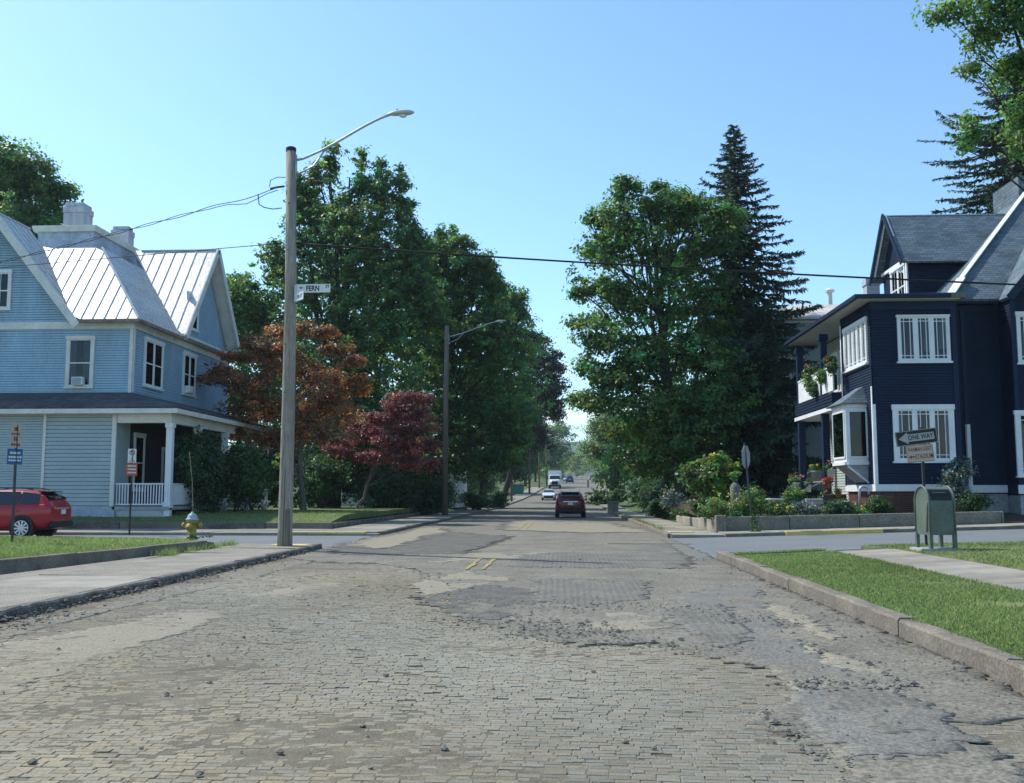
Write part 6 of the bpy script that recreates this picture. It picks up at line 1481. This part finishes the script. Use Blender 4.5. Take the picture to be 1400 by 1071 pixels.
# ------------------------------------------------------------------ vehicles
def car(name, label, paint, kind, group=None):
    """built nose towards -X, origin on the ground under the middle"""
    T = thing(name,(0,0,0),label,"car",group)
    if kind == "suv":   # x, sill z, belt z, top z, half width low, half width top
        st = [(-2.28,.50,.74,.80,.62,.50),(-2.2,.34,.86,.92,.78,.62),(-1.9,.24,.95,1.02,.90,.72),(-1.2,.22,1.02,1.10,.92,.78),(-.85,.22,1.03,1.16,.92,.74),(-.25,.22,1.05,1.58,.92,.62),(.3,.22,1.06,1.66,.92,.63),(1.1,.22,1.08,1.65,.92,.63),(1.65,.24,1.11,1.58,.91,.62),(2.0,.28,1.13,1.42,.88,.62),(2.16,.34,1.12,1.22,.86,.66),(2.28,.42,.98,1.04,.82,.70)]; wb = (-1.34,1.30); wr = .345; glass = (4,9)
    else:
        st = [(-2.35,.45,.60,.64,.62,.5),(-2.25,.3,.68,.74,.78,.62),(-1.9,.2,.76,.82,.88,.72),(-1.1,.19,.86,.93,.90,.78),(-.8,.19,.88,.98,.90,.74),(-.1,.19,.90,1.36,.90,.58),(.4,.19,.91,1.44,.90,.58),(1.0,.19,.92,1.40,.90,.58),(1.6,.2,.95,1.10,.89,.64),(2.1,.24,.95,1.02,.86,.68),(2.3,.3,.86,.93,.82,.68),(2.36,.4,.7,.76,.74,.62)]; wb = (-1.38,1.38); wr = .33; glass = (4,8)
    b = MB(); K = 15
    def ring(s):
        x, zs, zb, zt, wl, wt = s; h = [(wl*.80,zs),(wl*.97,zs+.10),(wl,zs+(zb-zs)*.55),(wl*.985,zb-.04),(wl*.955,zb),(wl*.955*.45+wt*.55,zb+(zt-zb)*.55),(wt,zt-.035),(wt*.55,zt)]
        pts = [(x,-y,z) for (y,z) in h]+[(x,y,z) for (y,z) in h[::-1]]; return pts
    rings = [ring(s) for s in st]; K = len(rings[0])
    for r_ in rings: b.v += r_
    for i in range(len(st)-1):
        for k in range(K): b.f.append((i*K+k,i*K+(k+1)%K,(i+1)*K+(k+1)%K,(i+1)*K+k))
    b.f += [tuple(range(K-1,-1,-1)),tuple((len(st)-1)*K+k for k in range(K))]
    ob = b.build("body",paint,T,True)
    md = ob.modifiers.new("sub",'SUBSURF'); md.levels = 1; md.render_levels = 1
    def skin(i, k, e=.012):
        s = st[i]; v = Vector(rings[i][k]); o = Vector((0,1 if v.y > 0 else -1,.35)).normalized(); return v+o*e
    def lerp_pt(f, k, e=.014):
        i = min(int(f),len(st)-2); t = f-i; return skin(i,k,e).lerp(skin(i+1,k,e),t)
    g0, g1 = glass
    for side in (0,1):                                      # side windows
        ks = (4,5,6) if side == 0 else (K-5,K-6,K-7)
        for (f0, f1) in ((g0+.75,g0+1.55),(g0+1.62,g0+3.05)) + (((g0+3.15,g0+4.45),) if kind == "suv" else ()):
            q = MB(); n = 6; rows = [[lerp_pt(f0+(f1-f0)*j/n,k).lerp(lerp_pt(f0+(f1-f0)*j/n,kk),t) for (k,kk,t) in ((ks[0],ks[1],.18),(ks[1],ks[2],0),(ks[1],ks[2],.8))] for j in range(n+1)]
            for r_ in rows: q.v += [tuple(v) for v in r_]
            for j in range(n):
                for m_ in range(2): q.f.append((j*3+m_,j*3+m_+1,(j+1)*3+m_+1,(j+1)*3+m_))
            q.build("side_window","car_glass",T,True)
    def cross_glass(fa, fb, name, inset=.86, lift=.018):
        q = MB(); n = 6
        for j in range(4):
            f = fa+(fb-fa)*j/3; i = min(int(f),len(st)-2); t = f-i
            x = st[i][0]+(st[i+1][0]-st[i][0])*t; z = st[i][3]+(st[i+1][3]-st[i][3])*t; w_ = (st[i][5]+(st[i+1][5]-st[i][5])*t)*inset
            for m_ in range(n+1): u = -1+2*m_/n; q.v.append((x+(lift if fb > g0+2 else -lift)*1.2,u*w_,z+lift*.6-.03*u*u))
        for j in range(3):
            for m_ in range(n): q.f.append((j*(n+1)+m_,j*(n+1)+m_+1,(j+1)*(n+1)+m_+1,(j+1)*(n+1)+m_))
        q.build(name,"car_glass",T,True)
    cross_glass(g0+.12,g0+.98,"windscreen",1.0,.03); cross_glass(*((8.12,9.55) if kind == "suv" else (7.1,7.92)),"rear_window",.98,.03)
    for sx in wb:
        for sy in (-1,1):
            a = MB(); a.lathe((sx,sy*.70,wr+.02),[(wr+.075,0),(wr+.075,sy*.235)],24,'Y'); a.build("wheel_arch","car_black",T)
            w_ = MB(); w_.lathe((sx,sy*.72,wr),[(wr*.6,0),(wr*.97,0),(wr,sy*.03),(wr,sy*.18),(wr*.95,sy*.22),(wr*.72,sy*.222),(wr*.70,sy*.20)],28,'Y'); wo2 = w_.build("wheel","tyre",T,True)
            r_ = MB(); cy = sy*(.72+.205)
            r_.lathe((sx,cy,wr),[(wr*.73,0),(wr*.73,sy*.02),(wr*.64,sy*.022)],24,'Y')
            rm = r_.build("rim_backing","car_black",wo2)
            sp = MB()
            for k in range(10):
                an = 2*math.pi*k/10+.1; d = Vector((math.cos(an),0,math.sin(an))); n_ = Vector((-math.sin(an),0,math.cos(an)))
                c0 = Vector((sx,cy+sy*.03,wr)); sp.slab([c0+d*.04+n_*.022,c0+d*.04-n_*.022,c0+d*wr*.70-n_*.03,c0+d*wr*.70+n_*.03],.02,(0,sy,0))
            for k in range(24):
                a0, a1 = 2*math.pi*k/24, 2*math.pi*(k+1)/24; c0 = Vector((sx,cy+sy*.032,wr)); P_ = lambda a_, r0_: c0+Vector((math.cos(a_),0,math.sin(a_)))*r0_
                sp.slab([P_(a0,wr*.68),P_(a1,wr*.68),P_(a1,wr*.74),P_(a0,wr*.74)],.02,(0,sy,0))
            sp.lathe((sx,cy+sy*.03,wr),[(.06,0),(.05,sy*.015)],12,'Y'); sp.build("rim","alloy",wo2)
    xr, xf = st[-1][0], st[0][0]
    for s in (-1,1):
        if kind == "suv":
            q = MB(); q.hexa([(xr-.16,s*.60,1.0),(xr-.02,s*.60,1.0),(xr-.22,s*.885,1.0),(xr-.42,s*.885,1.02)],[(xr-.22,s*.62,1.14),(xr-.10,s*.62,1.14),(xr-.26,s*.87,1.15),(xr-.46,s*.87,1.15)]); q.build("tail_lamp","tail_lamp",T,bevel=.02)
            q = MB(); q.hexa([(xr-.26,s*.70,1.15),(xr-.10,s*.70,1.15),(xr-.24,s*.83,1.15),(xr-.36,s*.83,1.15)],[(xr-.44,s*.60,1.45),(xr-.34,s*.60,1.45),(xr-.42,s*.68,1.45),(xr-.5,s*.68,1.45)]); q.build("tail_lamp","tail_lamp",T,bevel=.02)
        else:
            q = MB(); q.box(xr-.2,xr-.03,min(s*.5,s*.82),max(s*.5,s*.82),.74,.88); q.build("tail_lamp","tail_lamp",T,bevel=.02)
        q = MB(); zb = .72 if kind == "suv" else .60; q.hexa([(xf-.02,s*.42,zb),(xf+.2,s*.42,zb),(xf+.42,s*.86,zb),(xf+.16,s*.86,zb)],[(xf+.04,s*.42,zb+.13),(xf+.25,s*.42,zb+.13),(xf+.48,s*.84,zb+.16),(xf+.2,s*.84,zb+.15)]); q.build("head_lamp","head_lamp",T,bevel=.02)
        q = MB(); zm = 1.05 if kind == "suv" else .92; q.box(-.72,-.58,min(s*.93,s*1.1),max(s*.93,s*1.1),zm,zm+.15); q.build("mirror",paint,T,bevel=.03)
        for xd in (.05,1.0):
            q = MB(); q.box(xd,xd+.2,min(s*.915,s*.94),max(s*.915,s*.94),.9,.93); q.build("handle",paint,T)
    q = MB(); q.box(xr-.12,xr+.03,-.8,.8,.34,.56); q.build("bumper","car_black",T,bevel=.04)
    q = MB(); q.box(xf-.02,xf+.12,-.62,.62,.34 if kind == "suv" else .3,.62 if kind == "suv" else .56); q.build("grille","car_black",T,bevel=.03)
    zp = .80 if kind == "suv" else .72
    q = MB(); q.box(xr+.0,xr+.03,-.155,.155,zp,zp+.16); q.build("licence_plate","plate_white",T)
    if kind == "suv":
        q = MB(); q.hexa([(1.66,-.56,1.57),(2.02,-.52,1.55),(2.02,.52,1.55),(1.66,.56,1.57)],[(1.66,-.54,1.62),(2.0,-.5,1.585),(2.0,.5,1.585),(1.66,.54,1.62)]); q.build("spoiler","car_black",T,bevel=.01)
        q = MB(); q.hexa([(1.45,-.02,1.64),(1.62,-.02,1.63),(1.62,.02,1.63),(1.45,.02,1.64)],[(1.56,-.01,1.71),(1.62,-.01,1.70),(1.62,.01,1.70),(1.56,.01,1.71)]); q.build("antenna_fin",paint,T)
        q = MB(); q.box(xr-.02,xr+.022,-.45,.45,.98,1.03); q.build("chrome_strip","alloy",T)
        for s in (-1,1): q = MB(); q.tube([(-.2,s*.58,1.63),(.1,s*.6,1.70),(1.2,s*.6,1.69),(1.5,s*.58,1.64)],.02,6); q.build("roof_rail","car_black",T)
    return T
c1 = car("parked_car","bright red SUV parked in front of the pale blue house","car_red","suv")
x_ = atY(97,700,33.9).x-2.62; c1.location = (x_,33.9,.006); c1.rotation_euler.z = math.radians(3)
c2 = car("driving_car","dark red SUV driving away, seen from behind in the right lane","car_maroon","suv"); p = atZ(780,708.5,.02); c2.location = (p.x,p.y+2.2,.02); c2.rotation_euler.z = math.radians(-90)
c3 = car("oncoming_car","white sedan coming toward the viewer in front of the truck","car_white","sedan"); p = atY(750,684,134); c3.location = (p.x,136,prof(136)+.02); c3.rotation_euler.z = math.radians(90); 
p = atY(779,661,246); c4 = car("oncoming_car","blue car far down the street right of the truck","car_blue","suv"); c4.location = (p.x,246,prof(246)+.02); c4.rotation_euler.z = math.radians(-90)
p = atY(775,659,262); c5 = car("oncoming_car","silver car just beyond the far blue car","car_silver","sedan"); c5.location = (p.x,264,prof(264)+.02); c5.rotation_euler.z = math.radians(90)

# box truck
p = atY(758.5,667,180); TX, TY, TZ = p.x, 181.0, prof(181)+.02
T = thing("box_truck",(TX,TY,TZ),"white box truck coming down the street behind the white sedan","truck")
b = MB(); b.box(TX-1.22,TX+1.22,TY+2.2,TY+9,TZ+1.0,TZ+3.45); b.build("cargo_box","truck_white",T,bevel=.05)
b = MB(); b.box(TX-1.24,TX+1.24,TY+2.16,TY+2.2,TZ+3.3,TZ+3.47); b.build("box_edge","galvanised",T)
b = MB(); b.hexa([(TX-1.1,TY+.7,TZ+.7),(TX+1.1,TY+.7,TZ+.7),(TX+1.1,TY+2.1,TZ+.7),(TX-1.1,TY+2.1,TZ+.7)],[(TX-.95,TY+1.05,TZ+2.5),(TX+.95,TY+1.05,TZ+2.5),(TX+.95,TY+2.1,TZ+2.55),(TX-.95,TY+2.1,TZ+2.55)]); b.build("cab","truck_white",T,bevel=.1)
b = MB(); b.hexa([(TX-.85,TY-1.0,TZ+.6),(TX+.85,TY-1.0,TZ+.6),(TX+1.05,TY+.75,TZ+.6),(TX-1.05,TY+.75,TZ+.6)],[(TX-.7,TY-.85,TZ+1.45),(TX+.7,TY-.85,TZ+1.45),(TX+.95,TY+.8,TZ+1.72),(TX-.95,TY+.8,TZ+1.72)]); b.build("hood","truck_white",T,bevel=.12)
b = MB(); b.add([(TX-.98,TY+.81,TZ+1.72),(TX+.98,TY+.81,TZ+1.72),(TX+.86,TY+.98,TZ+2.35),(TX-.86,TY+.98,TZ+2.35)],[(0,1,2,3)]); b.build("windscreen","car_glass",T)
b = MB(); b.box(TX-.55,TX+.55,TY-1.04,TY-.95,TZ+.75,TZ+1.35); b.build("grille","car_black",T); b = MB(); b.box(TX-1.1,TX+1.1,TY-1.15,TY-.9,TZ+.4,TZ+.68); b.build("bumper","car_black",T,bevel=.03)
for s in (-1,1):
    b = MB(); b.box(TX+s*.82-.17,TX+s*.82+.17,TY-1.0,TY-.8,TZ+.85,TZ+1.2); b.build("head_lamp","head_lamp",T,bevel=.05)
    b = MB(); b.hexa([(TX+s*.72,TY-.9,TZ+.6),(TX+s*1.15,TY-.75,TZ+.6),(TX+s*1.15,TY+.5,TZ+.6),(TX+s*.72,TY+.5,TZ+.6)],[(TX+s*.72,TY-.75,TZ+1.25),(TX+s*1.08,TY-.6,TZ+1.2),(TX+s*1.08,TY+.5,TZ+1.3),(TX+s*.72,TY+.5,TZ+1.35)]); b.build("fender","truck_white",T,bevel=.08)
    b = MB(); b.box(TX+s*1.3-.1,TX+s*1.3+.1,TY+.75,TY+.8,TZ+1.7,TZ+2.2); b.tube([(TX+s*1.0,TY+.8,TZ+1.75),(TX+s*1.3,TY+.8,TZ+1.8)],.025,5); b.build("mirror","car_black",T)
    for yy in (0,6.6):
        b = MB(); b.lathe((TX+s*.78,TY+yy,TZ+.48),[(.3,0),(.48,0),(.48,s*.3),(.3,s*.3)],16,'X'); b.build("wheel","tyre",T,True)

# ------------------------------------------------------------------ garden ornaments by the navy house
def pot(name, label, px, py, Y, r, h, m, lm, pm, seed, nl=420, nf=24, zb=None):
    p = atY(px,py,Y); z = p.z; T = thing(name,(p.x,Y,z),label,"plant pot","flower pots by the navy house's steps")
    b = MB(); b.lathe((p.x,Y,z),[(r*.72,0),(r*.95,h*.85),(r*1.05,h*.86),(r*1.05,h),(r*.9,h)],14); b.build("pot",m,T,True)
    leaf_cloud("foliage",[(p.x,Y,z+h*1.25,r*1.1,r*1.1,h*.55)],nl,.10,lm,T,seed,.10,10)
    if nf: leaf_cloud("blossom",[(p.x,Y-.05,z+h*1.5,r*1.2,r*1.1,h*.5)],nf,.09,pm,T,seed+1,.08,4,.5,.8,.9)
    return T
pot("flower_pot","white tub of pale flowers left of the steps",1087,672,41.5,.19,.36,"pot_white","leaf_fresh","petal_pink",601)
pot("flower_pot","pale round pot with lime leaves high on the steps",1116,657,45.0,.26,.42,"stone_grey","leaf_fresh","petal_yellow",603)
pot("flower_pot","white bucket with green plant at the bay's foot",1136,655,43.0,.17,.42,"pot_white","leaf_bush","petal_red",605,300,4)
pot("flower_pot","terracotta pot of red flowers on the lowest step",1131,668,41.6,.16,.22,"terracotta","leaf_bush","petal_red",607,200,120)
pot("flower_pot","small white pot below the handrail",1106,673,41.0,.12,.3,"pot_white","leaf_bush","petal_pink",609,200,10)
pot("flower_pot","small blue grey pot among the stones by the steps",1128,683,40.0,.10,.18,"sign_blue","leaf_bush","petal_orange",611,90,8)
pot("flower_pot","small red brown pot right of the blue grey pot",1146,680,40.2,.14,.2,"terracotta","leaf_bush","petal_orange",613,90,0)
for i, (px, py, w_) in enumerate(((1112,682,.35),(1140,676,.45),(1160,686,.3))):
    p = atY(px,py,40.6); b = MB(); b.box(p.x-w_,p.x+w_,40.4,40.8,p.z-.25,p.z); b.build("stone_block","red_brick" if i == 1 else "step_stone",None,bevel=.03,label=["pale stone block at the foot of the handrail","red brick plinth carrying the red flowers","pale stone block right of the red flowers"][i],category="stone block",group="stone blocks by the steps")
p = atY(1059,700,38.4); z0 = bed_z(p.x,38.4); zt = atY(1059,683,38.4).z
T = thing("bird_bath",(p.x,38.4,z0),"white rimmed bird bath above the flower bed","bird bath"); b = MB(); b.lathe((p.x,38.4,z0),[(.2,0),(.1,.1),(.08,zt-z0-.12),(.16,zt-z0-.08)],14); b.build("pedestal","stone_grey",T,True)
b = MB(); b.lathe((p.x,38.4,zt-.1),[(.12,0),(.30,.07),(.345,.10),(.345,.13),(.27,.125),(.2,.06),(.02,.04)],20); b.build("basin","fresh_white",T,True)
p = atY(1006,692,39.5); z0 = bed_z(p.x,39.5); T = thing("planter",(p.x,39.5,z0),"green planter on a pale weathered pedestal beside the sign post","planter"); zz = atY(1006,660,39.5).z
b = MB(); b.lathe((p.x,39.5,z0),[(.16,0),(.13,.25),(.17,.5),(.22,zz-z0-.2),(.1,zz-z0)],12); b.build("pedestal","wall_stained",T,True); b = MB(); b.lathe((p.x,39.5,zz),[(.09,0),(.13,.22),(.14,.22)],12); b.build("pot","pot_green",T,True); leaf_cloud("foliage",[(p.x,39.5,zz+.32,.25,.25,.14)],260,.1,"leaf_fresh",T,621,.1,10)
p = atY(1182,690,37.6); z0 = bed_z(p.x,37.6); zt = atY(1182,664,37.6).z; b = MB(); pts = [(p.x-.17,37.6,z0-.1),(p.x-.17,37.6,zt-.2)]+[(p.x-.17*math.cos(t),37.6,zt-.2+.17*math.sin(t)) for t in [math.pi*k/8 for k in range(1,8)]]+[(p.x+.17,37.6,zt-.2),(p.x+.17,37.6,zt-.35)]; b.tube(pts,.05,8)
b.build("vent_pipe","galvanised",None,True,label="white hooked vent pipe standing in front of the navy house's corner",category="pipe")
p = atY(820,690,92); 
for (px, py, Y, w_, h, lab) in ((834,690,80,.2,.75,"pale gate post left of two beside the far right sidewalk"),(841,692,76,.24,.8,"pale gate post right of two beside the far right sidewalk"),(804,662,190,.18,1.3,"pale post far down the right sidewalk")):
    p = atY(px,py,Y); z = ground_z(6,Y)+.25; b = MB(); b.box(p.x-w_,p.x+w_,Y-w_,Y+w_,z-.1,z+h); b.box(p.x-w_-.05,p.x+w_+.05,Y-w_-.05,Y+w_+.05,z+h,z+h+.1); b.build("gate_post","concrete_pale",None,bevel=.03,label=lab,category="post",group="pale posts beside the right sidewalk")
p = atY(722,675,150); T = thing("dumpster",(p.x-1.6,150,prof(150)+.3),"dark green bin beside the far left sidewalk","bin"); x, y, z = p.x-1.6, 150, prof(150)+.3
b = MB(); b.hexa([(x-.9,y-.6,z),(x+.9,y-.6,z),(x+.9,y+.6,z),(x-.9,y+.6,z)],[(x-1,y-.7,z+1.3),(x+1,y-.7,z+1.3),(x+1,y+.7,z+1.5),(x-1,y+.7,z+1.5)]); b.build("bin_body","pot_green",T); b = MB(); b.hexa([(x-1.02,y-.72,z+1.31),(x+1.02,y-.72,z+1.31),(x+1.02,y+.72,z+1.51),(x-1.02,y+.72,z+1.51)],[(x-1.02,y-.72,z+1.38),(x+1.02,y-.72,z+1.38),(x+1.02,y+.72,z+1.58),(x-1.02,y+.72,z+1.58)]); b.build("lid","car_black",T)
# ------------------------------------------------------------------ summer air
m, nt, N, L, b_ = nodes("air"); N.remove(b_)
pv = N.new("ShaderNodeVolumePrincipled"); pv.inputs["Color"].default_value = (.80,.90,1,1); pv.inputs["Density"].default_value = .00017; pv.inputs["Anisotropy"].default_value = .3
L.new(pv.outputs[0], N["Material Output"].inputs["Volume"])
MB().box(-1700,1800,-80,3100,-8,150).build("haze","air",None,kind="stuff",label="thin summer haze over the whole view")
